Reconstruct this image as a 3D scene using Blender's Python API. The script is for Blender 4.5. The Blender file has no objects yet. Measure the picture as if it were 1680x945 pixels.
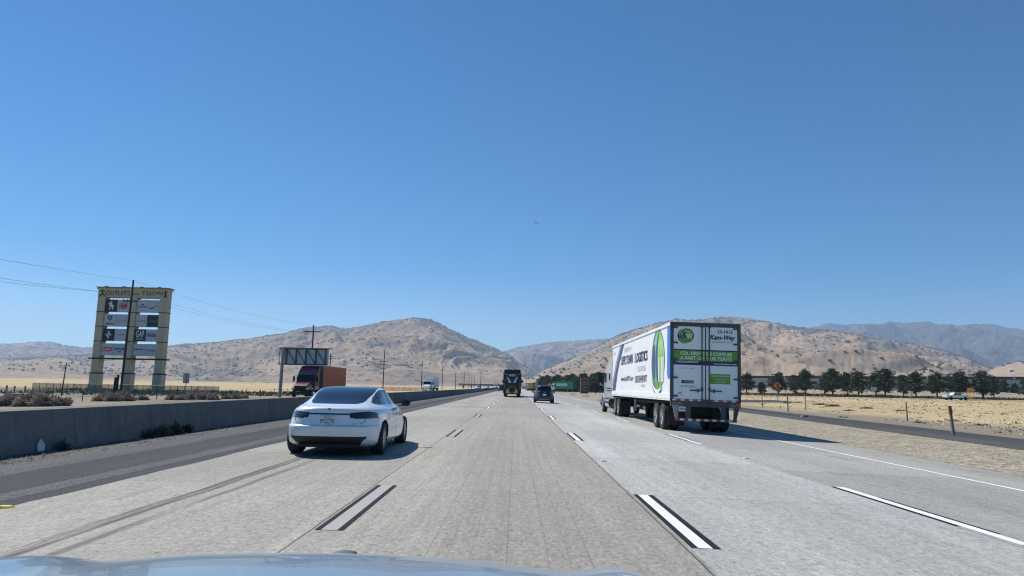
import bpy, bmesh, math, random
from mathutils import Vector, Matrix, noise
R = math.radians
random.seed(7)
SC = bpy.context.scene
COL = SC.collection
PI = math.pi

# ------------------------------------------------------------------ camera
F_PX, CAM_H = 1160.0, 1.44
PITCH, YAW, ROLL = R(7.946), R(-0.45), R(1.1)
fw = Vector((math.sin(YAW)*math.cos(PITCH), math.cos(YAW)*math.cos(PITCH), math.sin(PITCH)))
r0 = Vector((math.cos(YAW), -math.sin(YAW), 0))
u0 = r0.cross(fw)
rt = r0*math.cos(ROLL) + u0*math.sin(ROLL)
up = u0*math.cos(ROLL) - r0*math.sin(ROLL)
cam = bpy.data.cameras.new('camera')
co = bpy.data.objects.new('camera', cam); COL.objects.link(co)
co.matrix_world = Matrix(((rt.x, up.x, -fw.x, 0), (rt.y, up.y, -fw.y, 0), (rt.z, up.z, -fw.z, CAM_H), (0, 0, 0, 1)))
cam.sensor_width = 36; cam.lens = 36*F_PX/1680
cam.clip_start = 0.05; cam.clip_end = 60000
SC.camera = co

def ray(px, py):
    return (fw*F_PX + rt*(px-840) - up*(py-472.5)).normalized()
def P(px, py, Y):                       # the point that far down the road
    d = ray(px, py); return Vector((0, 0, CAM_H)) + d*(Y/d.y)
def xat(px, Y): return P(px, 640, Y).x

PROF = [(-9000, -.9), (-60, -1.0), (-36, -.6), (-28, -.42), (-13, 0), (1.6, 0), (10.9, -.24), (18, -.3), (25, -.3), (60, .2), (9000, .3)]
def g(x):
    for (a, za), (b, zb) in zip(PROF, PROF[1:]):
        if x <= b: return za + (zb-za)*(x-a)/(b-a)
    return .3

# ------------------------------------------------------------------ materials
MATS = {}
class NT:
    def __init__(s, name):
        s.m = bpy.data.materials.new(name); s.m.use_nodes = True
        s.t = s.m.node_tree; s.b = s.t.nodes['Principled BSDF']; s.out = s.t.nodes['Material Output']
        s._oc = None
    def n(s, typ, **kw):
        nd = s.t.nodes.new(typ)
        for k, v in kw.items(): setattr(nd, k, v)
        return nd
    def l(s, a, b): s.t.links.new(a, b)
    def put(s, sock, v):
        if hasattr(v, 'is_output'): s.l(v, sock)
        elif isinstance(v, (tuple, list)): sock.default_value = (*v, 1)[:4] if len(sock.default_value) == 4 else v
        else: sock.default_value = v
    def co(s, scale=(1, 1, 1)):
        if s._oc is None: s._oc = s.n('ShaderNodeTexCoord').outputs['Object']
        mp = s.n('ShaderNodeMapping'); s.l(s._oc, mp.inputs['Vector']); mp.inputs['Scale'].default_value = scale
        return mp.outputs['Vector']
    def xyz(s):
        if s._oc is None: s._oc = s.n('ShaderNodeTexCoord').outputs['Object']
        sp = s.n('ShaderNodeSeparateXYZ'); s.l(s._oc, sp.inputs[0]); return sp.outputs
    def noise(s, scale, detail=3, rough=.55, st=(1, 1, 1), dist=0):
        nd = s.n('ShaderNodeTexNoise'); s.l(s.co(st), nd.inputs['Vector'])
        nd.inputs['Scale'].default_value = scale; nd.inputs['Detail'].default_value = detail
        nd.inputs['Roughness'].default_value = rough; nd.inputs['Distortion'].default_value = dist
        return nd.outputs['Fac']
    def vor(s, scale, st=(1, 1, 1), feat='F1'):
        nd = s.n('ShaderNodeTexVoronoi', feature=feat); s.l(s.co(st), nd.inputs['Vector']); nd.inputs['Scale'].default_value = scale
        return nd.outputs
    def math(s, op, a, b=0.0, c=None):
        nd = s.n('ShaderNodeMath', operation=op); s.put(nd.inputs[0], a); s.put(nd.inputs[1], b)
        if c is not None: s.put(nd.inputs[2], c)
        return nd.outputs[0]
    def ramp(s, fac, pts, mode='LINEAR'):
        nd = s.n('ShaderNodeValToRGB'); cr = nd.color_ramp; cr.interpolation = mode
        while len(cr.elements) < len(pts): cr.elements.new(.5)
        for e, (p, c) in zip(cr.elements, pts):
            e.position = p; e.color = (*c, 1) if isinstance(c, (tuple, list)) else (c, c, c, 1)
        s.put(nd.inputs[0], fac); return nd.outputs['Color']
    def mr(s, v, a, b, c=0.0, d=1.0, smooth=False):
        nd = s.n('ShaderNodeMapRange'); nd.clamp = True
        if smooth: nd.interpolation_type = 'SMOOTHSTEP'
        s.put(nd.inputs[0], v)
        for i, x in enumerate((a, b, c, d)): s.put(nd.inputs[i+1], x)
        return nd.outputs[0]
    def mix(s, f, a, b, blend='MIX'):
        nd = s.n('ShaderNodeMix', data_type='RGBA', blend_type=blend)
        s.put(nd.inputs[0], f); s.put(nd.inputs[6], a); s.put(nd.inputs[7], b); return nd.outputs[2]
    def bump(s, h, strength=.3, dist=.02):
        nd = s.n('ShaderNodeBump'); s.put(nd.inputs['Height'], h); nd.inputs['Strength'].default_value = strength
        nd.inputs['Distance'].default_value = dist; s.l(nd.outputs[0], s.b.inputs['Normal'])
    def col(s, c): s.put(s.b.inputs['Base Color'], c)
    def set(s, **kw):
        for k, v in kw.items(): s.put(s.b.inputs[k.replace('_', ' ')], v)

def pm(name, col, rough=.5, metal=0, var=.12, scale=4, coat=0, bump=0, st=(1, 1, 1)):
    """a plain surface with slight uneven wear"""
    if name in MATS: return MATS[name]
    s = NT(name)
    f = s.noise(scale, 4, .6, st)
    lo = tuple(c*(1-var) for c in col); hi = tuple(min(1, c*(1+var)) for c in col)
    s.col(s.ramp(f, [(.3, lo), (.7, hi)]))
    s.set(Metallic=float(metal))
    s.put(s.b.inputs['Roughness'], s.mr(f, .3, .7, max(.02, rough-.06), min(1, rough+.06)))
    if coat: s.set(Coat_Weight=float(coat), Coat_Roughness=.03)
    if bump: s.bump(f, .4, bump)
    MATS[name] = s.m; return s.m

M = {}
M['white_paint'] = pm('white_car_paint', (.78, .80, .82), .32, 0, .02, 2, coat=1)
M['dark_grey_paint'] = pm('dark_grey_car_paint', (.04, .043, .048), .4, .2, .05, 3, coat=.25)
M['silver_blue_paint'] = pm('silver_blue_car_paint', (.25, .31, .36), .30, .35, .08, 3, coat=.45)
M['glass'] = pm('dark_tinted_glass', (.008, .012, .016), .05, 0, .1, 2)
M['side_glass'] = pm('side_window_glass', (.022, .034, .044), .05, 0, .1, 2)
M['rubber'] = pm('tyre_rubber', (.022, .022, .023), .85, 0, .25, 9)
M['dark_plastic'] = pm('dark_plastic', (.025, .026, .028), .6, 0, .2, 6)
M['chassis'] = pm('chassis_black', (.018, .018, .02), .7, 0, .3, 5)
M['alloy'] = pm('alloy_rim', (.42, .43, .44), .3, .9, .1, 5)
M['steel_rim'] = pm('truck_wheel_steel', (.55, .56, .57), .35, .7, .12, 5)
M['chrome'] = pm('chrome', (.72, .73, .75), .12, 1, .05, 4)
M['trailer_white'] = pm('trailer_white', (.84, .85, .85), .4, 0, .035, 1.3)
M['grey_steel'] = pm('grey_galvanised_steel', (.30, .31, .32), .5, .4, .15, 4)
M['dark_steel'] = pm('dark_grey_steel', (.075, .085, .095), .55, .2, .2, 4)
M['white_mark'] = pm('white_lettering', (.8, .8, .8), .5, 0, .03, 4)
M['navy'] = pm('navy_print', (.012, .028, .10), .45, 0, .08, 3)
M['steel_blue'] = pm('slate_blue_print', (.05, .09, .21), .45, 0, .08, 3)
M['green_print'] = pm('green_print', (.13, .32, .045), .45, 0, .06, 3)
M['bright_blue'] = pm('bright_blue_panel', (.03, .20, .72), .4, 0, .06, 3)
M['grey_mark'] = pm('grey_lettering', (.35, .36, .38), .5, 0, .05, 4)
M['pale_mark'] = pm('pale_green_lettering', (.72, .80, .62), .5, 0, .03, 4)
M['red_print'] = pm('red_print', (.55, .03, .03), .45, 0, .08, 3)
M['black'] = pm('black_print', (.012, .012, .013), .6, 0, .1, 4)
M['red_lens'] = pm('red_lamp_lens', (.18, .012, .014), .15, 0, .15, 9, coat=1)
M['smoke_lens'] = pm('smoked_lamp_lens', (.035, .03, .038), .1, 0, .3, 14, coat=1)
M['clear_lens'] = pm('clear_lamp_lens', (.75, .77, .8), .1, 0, .1, 9, coat=1)
M['maroon'] = pm('maroon_cab_paint', (.20, .022, .035), .3, .1, .08, 3, coat=1)
M['wood_pole'] = pm('weathered_pole_wood', (.030, .026, .024), .9, 0, .35, 3, bump=.01, st=(6, 6, .5))
M['wood_post'] = pm('grey_post_wood', (.27, .245, .215), .9, 0, .25, 6, bump=.006, st=(5, 5, .6))
M['brown_post'] = pm('brown_post_top', (.16, .11, .05), .9, 0, .25, 6)
M['stucco'] = pm('tan_stucco', (.56, .465, .33), .9, 0, .08, 1.2, bump=.01)
M['stucco_dark'] = pm('dark_trim_stucco', (.035, .03, .025), .9, 0, .1, 3)
M['panel_grey'] = pm('sign_panel_white', (.52, .54, .60), .5, 0, .05, 1.5)
M['panel_dark'] = pm('sign_panel_dark', (.012, .022, .035), .45, 0, .15, 2)
M['panel_slate'] = pm('sign_panel_slate', (.022, .04, .048), .45, 0, .15, 2)
M['yellow_sign'] = pm('yellow_sign', (.85, .42, .01), .5, 0, .05, 3)
M['orange_sign'] = pm('orange_sign', (.72, .22, .01), .5, 0, .05, 3)
M['white_sign'] = pm('white_sign', (.72, .74, .76), .5, 0, .05, 3)
M['sign_back'] = pm('bare_sign_back', (.34, .34, .33), .55, .3, .12, 2)
M['cabinet'] = pm('utility_cabinet_grey', (.17, .20, .23), .6, .1, .12, 3)
M['wire'] = pm('overhead_wire', (.05, .05, .055), .6, .3, .1, 3)
M['coach_navy'] = pm('coach_navy_paint', (.006, .010, .028), .55, 0, .1, 2)
M['coach_blue'] = pm('coach_purple_blue_paint', (.012, .014, .075), .55, 0, .1, 2)
M['coach_silver'] = pm('coach_silver_swirl', (.55, .62, .66), .4, .1, .08, 3)
M['coach_tan'] = pm('coach_tan_band', (.08, .08, .085), .45, 0, .1, 2)
M['lime'] = pm('lime_yellow_paint', (.52, .50, .03), .35, 0, .08, 3, coat=1)
M['olive_yellow'] = pm('dull_yellow_truck_paint', (.42, .36, .10), .5, 0, .1, 2)
M['evergreen'] = pm('green_box_paint', (.004, .26, .11), .45, 0, .06, 2)
M['brown_red'] = pm('brown_red_sign', (.16, .045, .035), .7, 0, .15, 2)
M['dark_blue'] = pm('dark_blue_trailer', (.015, .028, .06), .5, 0, .1, 2)
M['warehouse'] = pm('pale_blue_cladding', (.30, .35, .39), .7, 0, .06, .3, st=(1, 1, 4))
M['warehouse_dark'] = pm('dark_roof_band', (.035, .04, .05), .7, 0, .1, .5)
M['bark'] = pm('pine_bark', (.035, .027, .021), .95, 0, .3, 5, bump=.02)
M['concrete_bridge'] = pm('bridge_concrete', (.25, .25, .24), .85, 0, .1, .5)
M['truck_silver'] = pm('silver_grey_cab_paint', (.58, .60, .62), .35, .1, .06, 3, coat=.6)
M['marker_yellow'] = pm('yellow_reflector', (.75, .55, .05), .4, 0, .08, 20)
M['paper'] = pm('white_litter', (.7, .7, .68), .8, 0, .1, 8)

def foliage_mat(name, a, b, c, scale=1.5):
    s = NT(name)
    f = s.noise(scale, 3, .6)
    s.col(s.ramp(f, [(.3, a), (.5, b), (.72, c)])); s.set(Roughness=.75, Specular_IOR_Level=.25)
    M[name] = s.m; return s.m
foliage_mat('pine_needles', (.022, .036, .016), (.052, .075, .032), (.105, .132, .055), .9)
foliage_mat('pine_needles_blue', (.02, .034, .02), (.042, .064, .036), (.085, .11, .065), .9)
foliage_mat('olive_leaves', (.03, .035, .022), (.05, .058, .036), (.075, .085, .05), .9)
foliage_mat('oak_leaves', (.020, .026, .014), (.03, .038, .02), (.046, .054, .028), .03)
foliage_mat('dry_brush', (.27, .215, .17), (.44, .36, .29), (.60, .50, .42), 2.5)
foliage_mat('dry_grass_blades', (.42, .34, .19), (.54, .45, .27), (.64, .55, .35), .3)
foliage_mat('sage_leaves', (.11, .12, .075), (.17, .18, .105), (.25, .25, .15), 1.2)
foliage_mat('weed_leaves', (.05, .06, .045), (.09, .10, .075), (.14, .15, .11), 8)

# ------------------------------------------------------------------ mesh builder
class MB:
    def __init__(s): s.v, s.f = [], []
    def add(s, vs, fs):
        b = len(s.v); s.v += [tuple(v) for v in vs]; s.f += [tuple(i+b for i in f) for f in fs]; return s
    def box(s, c, d, rot=None, taper=None):
        x, y, z = (k/2 for k in d); vs = []
        for sz in (-1, 1):
            tx, ty = (taper if taper and sz > 0 else (1, 1))
            for sx, sy in ((-1, -1), (1, -1), (1, 1), (-1, 1)): vs.append(Vector((sx*x*tx, sy*y*ty, sz*z)))
        if rot: vs = [rot @ v for v in vs]
        c = Vector(c)
        return s.add([v+c for v in vs], [(3, 2, 1, 0), (4, 5, 6, 7), (0, 1, 5, 4), (1, 2, 6, 5), (2, 3, 7, 6), (3, 0, 4, 7)])
    def b2(s, x0, x1, y0, y1, z0, z1): return s.box(((x0+x1)/2, (y0+y1)/2, (z0+z1)/2), (x1-x0, y1-y0, z1-z0))
    def tube(s, a, b, r, n=8, r2=None, caps=True):
        a, b = Vector(a), Vector(b); d = (b-a).normalized()
        q = d.orthogonal().normalized(); w = d.cross(q); r2 = r if r2 is None else r2
        vs = [a + (q*math.cos(2*PI*i/n) + w*math.sin(2*PI*i/n))*r for i in range(n)] + [b + (q*math.cos(2*PI*i/n) + w*math.sin(2*PI*i/n))*r2 for i in range(n)]
        fs = [(i, (i+1) % n, n+(i+1) % n, n+i) for i in range(n)]
        if caps: fs += [tuple(range(n-1, -1, -1)), tuple(range(n, 2*n))]
        return s.add(vs, fs)
    def path(s, pts, r, n=6):
        pts = [Vector(p) for p in pts]; vs = []; fs = []; k = len(pts)
        for i, p in enumerate(pts):
            d = (pts[min(i+1, k-1)]-pts[max(i-1, 0)]).normalized()
            q = Vector((0, 0, 1)).cross(d); q = q.normalized() if q.length > 1e-3 else Vector((1, 0, 0)); w = d.cross(q)
            rr = r[i] if isinstance(r, (list, tuple)) else r
            vs += [p + (q*math.cos(2*PI*j/n)+w*math.sin(2*PI*j/n))*rr for j in range(n)]
        for i in range(k-1):
            for j in range(n): fs.append((i*n+j, i*n+(j+1) % n, (i+1)*n+(j+1) % n, (i+1)*n+j))
        fs += [tuple(range(n-1, -1, -1)), tuple(range((k-1)*n, k*n))]
        return s.add(vs, fs)
    def lathe(s, prof, c, axis='x', n=28, flip=1):
        """prof: (along axis, radius)"""
        vs = []; fs = []; k = len(prof); c = Vector(c)
        for a, r in prof:
            for j in range(n):
                t = 2*PI*j/n; p = (a*flip, r*math.cos(t), r*math.sin(t))
                if axis == 'y': p = (p[1], p[0], p[2])
                if axis == 'z': p = (p[1], p[2], p[0])
                vs.append(c+Vector(p))
        for i in range(k-1):
            for j in range(n): fs.append((i*n+j, i*n+(j+1) % n, (i+1)*n+(j+1) % n, (i+1)*n+j))
        fs += [tuple(range(n)), tuple(range((k-1)*n, k*n))]
        return s.add(vs, fs)
    def prism(s, poly, o, ux, uy, depth):
        """a flat outline in the plane (ux, uy) at o, thickened along ux x uy"""
        o, ux, uy = Vector(o), Vector(ux), Vector(uy); nn = ux.cross(uy).normalized()*depth; n = len(poly)
        a = [o+ux*x+uy*y for x, y in poly]
        if sum(poly[i][0]*poly[(i+1) % n][1]-poly[(i+1) % n][0]*poly[i][1] for i in range(n)) < 0: a.reverse()
        return s.add(a+[p+nn for p in a], [tuple(range(n-1, -1, -1)), tuple(range(n, 2*n))]+[(i, (i+1) % n, n+(i+1) % n, n+i) for i in range(n)])
    def quad(s, a, b, c, d): return s.add([a, b, c, d], [(0, 1, 2, 3)])
    def mesh(s, name, mat, smooth=False, bevel=0):
        me = bpy.data.meshes.new(name); me.from_pydata(s.v, [], s.f)
        bm = bmesh.new(); bm.from_mesh(me)
        if bevel:
            bmesh.ops.bevel(bm, geom=[e for e in bm.edges if len(e.link_faces) == 2 and e.calc_face_angle(0) > .6], offset=bevel, segments=2, affect='EDGES', clamp_overlap=True)
        bmesh.ops.recalc_face_normals(bm, faces=bm.faces) if not getattr(s, 'keep', False) else None
        bm.to_mesh(me); bm.free()
        if smooth is True:
            for p in me.polygons: p.use_smooth = True
        elif smooth:
            me.shade_smooth() if hasattr(me, 'shade_smooth') else None
            try: me.set_sharp_from_angle(angle=smooth)
            except Exception: pass
        me.materials.append(mat); return me
    def build(s, name, mat, parent=None, smooth=False, bevel=0, loc=None):
        return link(name, s.mesh(name, mat, smooth, bevel), parent, loc)

def link(name, me, parent=None, loc=None):
    o = bpy.data.objects.new(name, me); COL.objects.link(o)
    if parent is not None: o.parent = parent
    if loc is not None: o.location = loc
    return o
def tag(o, label=None, cat=None, group=None, kind=None):
    if label: o['label'] = label
    if cat: o['category'] = cat
    if group: o['group'] = group
    if kind: o['kind'] = kind
    return o
def thing(name, label, cat, loc=(0, 0, 0), rotz=0, group=None):
    o = bpy.data.objects.new(name, None); COL.objects.link(o); o.empty_display_size = .2
    o.location = loc; o.rotation_euler = (0, 0, rotz); return tag(o, label, cat, group)
KIDS = {}
def copy_tree(o, parent=None):
    c = o.copy(); COL.objects.link(c); c.parent = parent
    for ch in [k for k in COL.objects if k.parent is o]: copy_tree(ch, c)
    return c
def structure(mb, name, mat, smooth=False): return tag(mb.build(name, mat, smooth=smooth), kind='structure')

_fc = {}
def glyphs(txt, off=0.0, shear=0.0):
    key = (txt, off, shear)
    if key not in _fc:
        cu = bpy.data.curves.new('lettering', 'FONT'); cu.body = txt; cu.offset = off; cu.shear = shear
        cu.resolution_u = 3
        o = bpy.data.objects.new('lettering', cu); COL.objects.link(o)
        dg = bpy.context.evaluated_depsgraph_get(); me = bpy.data.meshes.new_from_object(o.evaluated_get(dg))
        _fc[key] = ([v.co.copy() for v in me.vertices], [tuple(p.vertices) for p in me.polygons])
        bpy.data.objects.remove(o); bpy.data.curves.remove(cu); bpy.data.meshes.remove(me)
    return _fc[key]
def put_text(mb, txt, c, ux, uy, w, h, off=.02, shear=0.0):
    """letters fitted into a w x h rectangle centred at c"""
    vs, fs = glyphs(txt, off, shear)
    x0, x1 = min(v.x for v in vs), max(v.x for v in vs); y0, y1 = min(v.y for v in vs), max(v.y for v in vs)
    c, ux, uy = Vector(c), Vector(ux), Vector(uy)
    mb.add([c + ux*((v.x-(x0+x1)/2)/(x1-x0)*w) + uy*((v.y-(y0+y1)/2)/(y1-y0)*h) for v in vs], fs)
    return mb
def ellipse(a, b, n=40, t0=0, t1=2*PI, cx=0, cy=0): return [(cx+a*math.cos(t0+(t1-t0)*i/n), cy+b*math.sin(t0+(t1-t0)*i/n)) for i in range(n)]

# ------------------------------------------------------------------ slice-built car bodies
def cr(vals, t):
    n = len(vals)-1; i = min(int(t), n-1); f = t-i
    p0, p1, p2, p3 = vals[max(i-1, 0)], vals[i], vals[i+1], vals[min(i+2, n)]
    m1, m2 = (p2-p0)/2, (p3-p1)/2
    lim = lambda m, d1, d2: 0 if d1*d2 <= 0 else max(-3*min(abs(d1), abs(d2)), min(3*min(abs(d1), abs(d2)), m))
    m1 = lim(m1, p1-p0, p2-p1) if i > 0 else p2-p1
    m2 = lim(m2, p2-p1, p3-p2) if i+2 <= n else p2-p1
    f2, f3 = f*f, f*f*f
    return (2*f3-3*f2+1)*p1 + (f3-2*f2+f)*m1 + (-2*f3+3*f2)*p2 + (f3-f2)*m2
def outline(z, yr, yf, w, nr, nf, N):
    yc = (yr+yf)/2; pts = []; K = 900
    for i in range(K):
        t = -PI/2 + 2*PI*i/K; c, s_ = math.cos(t), math.sin(t); n = nr if s_ < 0 else nf
        pts.append((w*math.copysign(abs(c)**(2/n), c), yc+(yf-yc)*abs(s_)**(2/n) if s_ > 0 else yc-(yc-yr)*abs(s_)**(2/n)))
    L = [0]
    for i in range(K): a, b = pts[i], pts[(i+1) % K]; L.append(L[-1]+math.hypot(b[0]-a[0], b[1]-a[1]))
    out = []; j = 0
    for i in range(N):
        t = L[-1]*i/N
        while L[j+1] < t: j += 1
        f = (t-L[j])/max(1e-9, L[j+1]-L[j]); a, b = pts[j], pts[(j+1) % K]
        out.append(Vector((a[0]+(b[0]-a[0])*f, a[1]+(b[1]-a[1])*f, z)))
    return out
def sliced(levels, region, mats, parent, N=300, rows=110, names=None):
    """levels: (z, rear y, front y, half width, rear roundness, front roundness); region(p, n) -> key or None (opening)"""
    n = len(levels)-1; grid = []
    for k in range(rows+1):
        t = n*k/rows; v = [cr([l[i] for l in levels], t) for i in range(6)]
        grid.append(outline(*v, N))
    verts = [p for row in grid for p in row]; faces = []
    for k in range(rows):
        for j in range(N): faces.append((k*N+j, k*N+(j+1) % N, (k+1)*N+(j+1) % N, (k+1)*N+j))
    top = len(verts); cen = sum(grid[-1], Vector())/N; verts.append(cen)
    for j in range(N): faces.append((rows*N+j, rows*N+(j+1) % N, top))
    nrm = [Vector() for _ in verts]; groups = {}
    for f in faces:
        a = verts[f[0]]; nn = (verts[f[1]]-a).cross(verts[f[-1]]-a)
        if nn.length < 1e-12: nn = (verts[f[2]]-verts[f[1]]).cross(verts[f[0]]-verts[f[1]])
        for i in f: nrm[i] += nn
        c = sum((verts[i] for i in f), Vector())/len(f)
        k = region(c, nn.normalized() if nn.length else Vector((0, 0, 1)))
        if k: groups.setdefault(k, []).append(f)
    nrm = [v.normalized() if v.length else Vector((0, 0, 1)) for v in nrm]; objs = {}
    for k, fl in groups.items():
        idx = {}; vs = []; ns = []
        for f in fl:
            for i in f:
                if i not in idx: idx[i] = len(vs); vs.append(verts[i]); ns.append(nrm[i])
        nm = (names or {}).get(k, k)
        me = bpy.data.meshes.new(nm); me.from_pydata(vs, [], [tuple(idx[i] for i in f) for f in fl])
        for p in me.polygons: p.use_smooth = True
        me.normals_split_custom_set_from_vertices(ns); me.materials.append(mats[k])
        objs[k] = link(nm, me, parent)
    return objs

_wm = {}
def wheel(parent, x, y, r, w, rimmat='alloy', spokes=10, side=1, z=None, name='wheel', rim_r=.68):
    """tyre with a rim child; side is the outward direction along x"""
    key = (r, w, rimmat, spokes, side, rim_r)
    if key not in _wm:
        t = MB(); h = w/2; rr = r*rim_r
        t.lathe([(-h, rr), (-h, r*.9), (-h*.75, r*.985), (-h*.4, r), (h*.4, r), (h*.75, r*.985), (h, r*.9), (h*.98, r*.8), (h, rr), (h*.5, rr*.98)], (0, 0, 0), 'x', 36, side)
        m = MB()
        m.lathe([(h*.2, rr*.97), (h*.9, rr), (h*.95, rr*.93), (h*.55, rr*.88), (h*.35, rr*.35), (h*.75, rr*.24), (h*.8, .01)], (0, 0, 0), 'x', 36, side)
        for i in range(spokes):
            a = 2*PI*i/spokes; d = Vector((0, math.cos(a), math.sin(a))); e = Vector((0, -d.z, d.y))
            rot = Matrix((Vector((1, 0, 0)), d, e)).transposed()
            m.box(d*rr*.58+Vector((side*h*.72, 0, 0)), (h*.3, rr*.72, rr*.16), rot)
        _wm[key] = (t.mesh(name, M['rubber'], R(35)), m.mesh('rim', M[rimmat], R(35)))
    a, b = _wm[key]
    o = link(name, a, parent, (x, y, r if z is None else z)); link('rim', b, o); return o
# ------------------------------------------------------------------ sky, sun, exposure
SUN_D = Vector((-.64, .56, 1)).normalized()            # towards the sun: ahead and to the left
EL = math.asin(SUN_D.z); AZ = math.atan2(SUN_D.x, SUN_D.y)
wd = bpy.data.worlds.new('World'); SC.world = wd; wd.use_nodes = True
nt = wd.node_tree; bg = nt.nodes['Background']
sky = nt.nodes.new('ShaderNodeTexSky'); sky.sky_type = 'NISHITA'; sky.sun_disc = False
sky.sun_elevation = EL; sky.sun_rotation = AZ; sky.altitude = 300; sky.air_density = .85; sky.dust_density = .1; sky.ozone_density = 2.6
hs = nt.nodes.new('ShaderNodeHueSaturation'); hs.inputs['Saturation'].default_value = 1.7; nt.links.new(sky.outputs[0], hs.inputs['Color'])
tn = nt.nodes.new('ShaderNodeMix'); tn.data_type = 'RGBA'; tn.blend_type = 'MULTIPLY'; tn.inputs[0].default_value = 1; tn.inputs[7].default_value = (.76, 1.04, 1.04, 1)
nt.links.new(hs.outputs[0], tn.inputs[6]); nt.links.new(tn.outputs[2], bg.inputs[0]); bg.inputs[1].default_value = .074
sl = bpy.data.lights.new('sun', 'SUN'); sl.energy = 4.85; sl.angle = R(.53); sl.color = (1, .955, .89)
so = bpy.data.objects.new('sun', sl); COL.objects.link(so); so.rotation_euler = (-SUN_D).to_track_quat('-Z', 'Y').to_euler(); so.location = (0, 0, 60)
vs = SC.view_settings; vs.view_transform = 'Standard'; vs.look = 'None'; vs.gamma = 1; vs.exposure = .32; vs.use_curve_mapping = False
SC.cycles.max_bounces = 8; SC.cycles.transparent_max_bounces = 16; SC.cycles.volume_bounces = 1; SC.cycles.use_denoising = True; SC.cycles.filter_width = 1.15

# ------------------------------------------------------------------ ground sheets
def sheet(name, x0, x1, ys, mat, dz=0.0, xs=None, edge=0.0, seed=0):
    """a strip that follows the cross fall of the land; its two long edges may wander"""
    cols = sorted(set([x0, x1]+[x for x, _ in PROF if x0 < x < x1]+(xs or [])))
    mb = MB(); n = len(cols)
    for y in ys:
        for i, x in enumerate(cols):
            xx = x
            if edge and i in (0, n-1): xx += edge*(noise.noise((y*.35, seed+i*7.1, 0))+.6*noise.noise((y*1.7, seed+i*3.3, 5)))
            mb.v.append((xx, y, g(xx)+dz))
    for j in range(len(ys)-1):
        for i in range(n-1): mb.f.append((j*n+i, j*n+i+1, (j+1)*n+i+1, (j+1)*n+i))
    mb.keep = True
    return structure(mb, name, mat)
YS = [-60, -20, 0]+[2+.5*i for i in range(60)]+[32+3*i for i in range(40)]+[160, 220, 300, 400, 500, 650, 800, 1000, 1200]
YFAR = [-400, 0, 50, 100, 200, 400, 800, 1500, 2500, 4000, 7000, 11000, 15500]

# dirt and dry grass
s = NT('dry_ground'); X, Y, Z = s.xyz()
n1 = s.noise(.06, 5, .6, (1, .55, 1)); n2 = s.noise(2.5, 4, .7); n3 = s.noise(.012, 4, .6, (1, .6, 1)); n4 = s.noise(14, 2, .6)
dirt = s.ramp(s.math('ADD', s.math('MULTIPLY', n1, .6), s.math('MULTIPLY', n2, .4)), [(.35, (.17, .145, .112)), (.5, (.255, .222, .172)), (.65, (.36, .318, .248))])
gold = s.ramp(s.math('ADD', s.math('MULTIPLY', n1, .55), s.math('MULTIPLY', n2, .45)), [(.36, (.33, .255, .145)), (.5, (.46, .37, .215)), (.66, (.55, .455, .28))])
green = s.ramp(n2, [(.35, (.10, .10, .05)), (.65, (.20, .18, .095))])
right = s.math('MULTIPLY', s.mr(s.math('ADD', X, s.math('MULTIPLY', n1, 14)), 33, 38), s.mr(Y, 20, 30))
far = s.mr(s.math('ADD', Y, s.math('MULTIPLY', n3, 90)), 190, 240)
c = s.mix(s.math('MAXIMUM', right, far), dirt, gold)
lf = s.math('MULTIPLY', s.math('MULTIPLY', s.mr(Y, 100, 112), s.mr(Y, 190, 150)), s.math('MULTIPLY', s.mr(n1, .42, .52), s.math('LESS_THAN', X, -30)))
c = s.mix(s.math('MULTIPLY', lf, .8), c, green)
c = s.mix(s.math('MULTIPLY', s.mr(n3, .52, .62), s.mr(Y, 500, 900)), c, (.24, .185, .11))
c = s.mix(s.mr(n4, .62, .72, 0, .45), c, (.2, .165, .115))
s.col(c); s.set(Roughness=1.0, Specular_IOR_Level=.1); s.bump(s.math('ADD', n2, s.math('MULTIPLY', n4, .5)), .7, .12); M['ground'] = s.m
mbg = MB(); gx = sorted(set([x for x, _ in PROF] + [-3000, -400, 400, 3000])); n = len(gx)
for y in YFAR: mbg.v += [(x, y, g(x)) for x in gx]
mbg.f = [(j*n+i, j*n+i+1, (j+1)*n+i+1, (j+1)*n+i) for j in range(len(YFAR)-1) for i in range(n-1)]
structure(mbg, 'ground', M['ground'])

# concrete carriageway: four lanes, each pour with its own tone, wheel paths, saw-cut joints, grooves and skid marks
s = NT('lane_concrete'); X, Y, Z = s.xyz()
wob = s.math('MULTIPLY', s.math('SUBTRACT', s.noise(1.6, 3, .6, (0, 1, 0)), .5), .045)
xw = s.math('ADD', X, wob)
lane = s.ramp(s.mr(xw, -6, 10), [(0, (.345, .332, .292)), (.2512, (.335, .319, .28)), (.475, (.435, .432, .415)), (.703, (.345, .338, .315)), (.93, (.35, .336, .30))], 'CONSTANT')
big = s.noise(.35, 4, .6, (1.6, .12, 1)); mid = s.noise(3.0, 5, .7, (1.5, .4, 1)); fine = s.noise(21, 4, .8, (1, .5, 1)); fine2 = s.noise(70, 3, .75, (1, .5, 1)); streak = s.noise(9, 4, .65, (1, .02, 1))
c = s.mix(1.0, lane, s.ramp(big, [(.3, (.80, .80, .80)), (.7, (1.10, 1.10, 1.10))]), 'MULTIPLY')
c = s.mix(1.0, c, s.ramp(mid, [(.3, (.90, .90, .90)), (.7, (1.06, 1.06, 1.05))]), 'MULTIPLY')
c = s.mix(1.0, c, s.ramp(streak, [(.3, (.90, .90, .90)), (.7, (1.07, 1.07, 1.07))]), 'MULTIPLY')
grain = s.math('ADD', s.math('MULTIPLY', fine, .6), s.math('MULTIPLY', fine2, .4))
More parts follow.
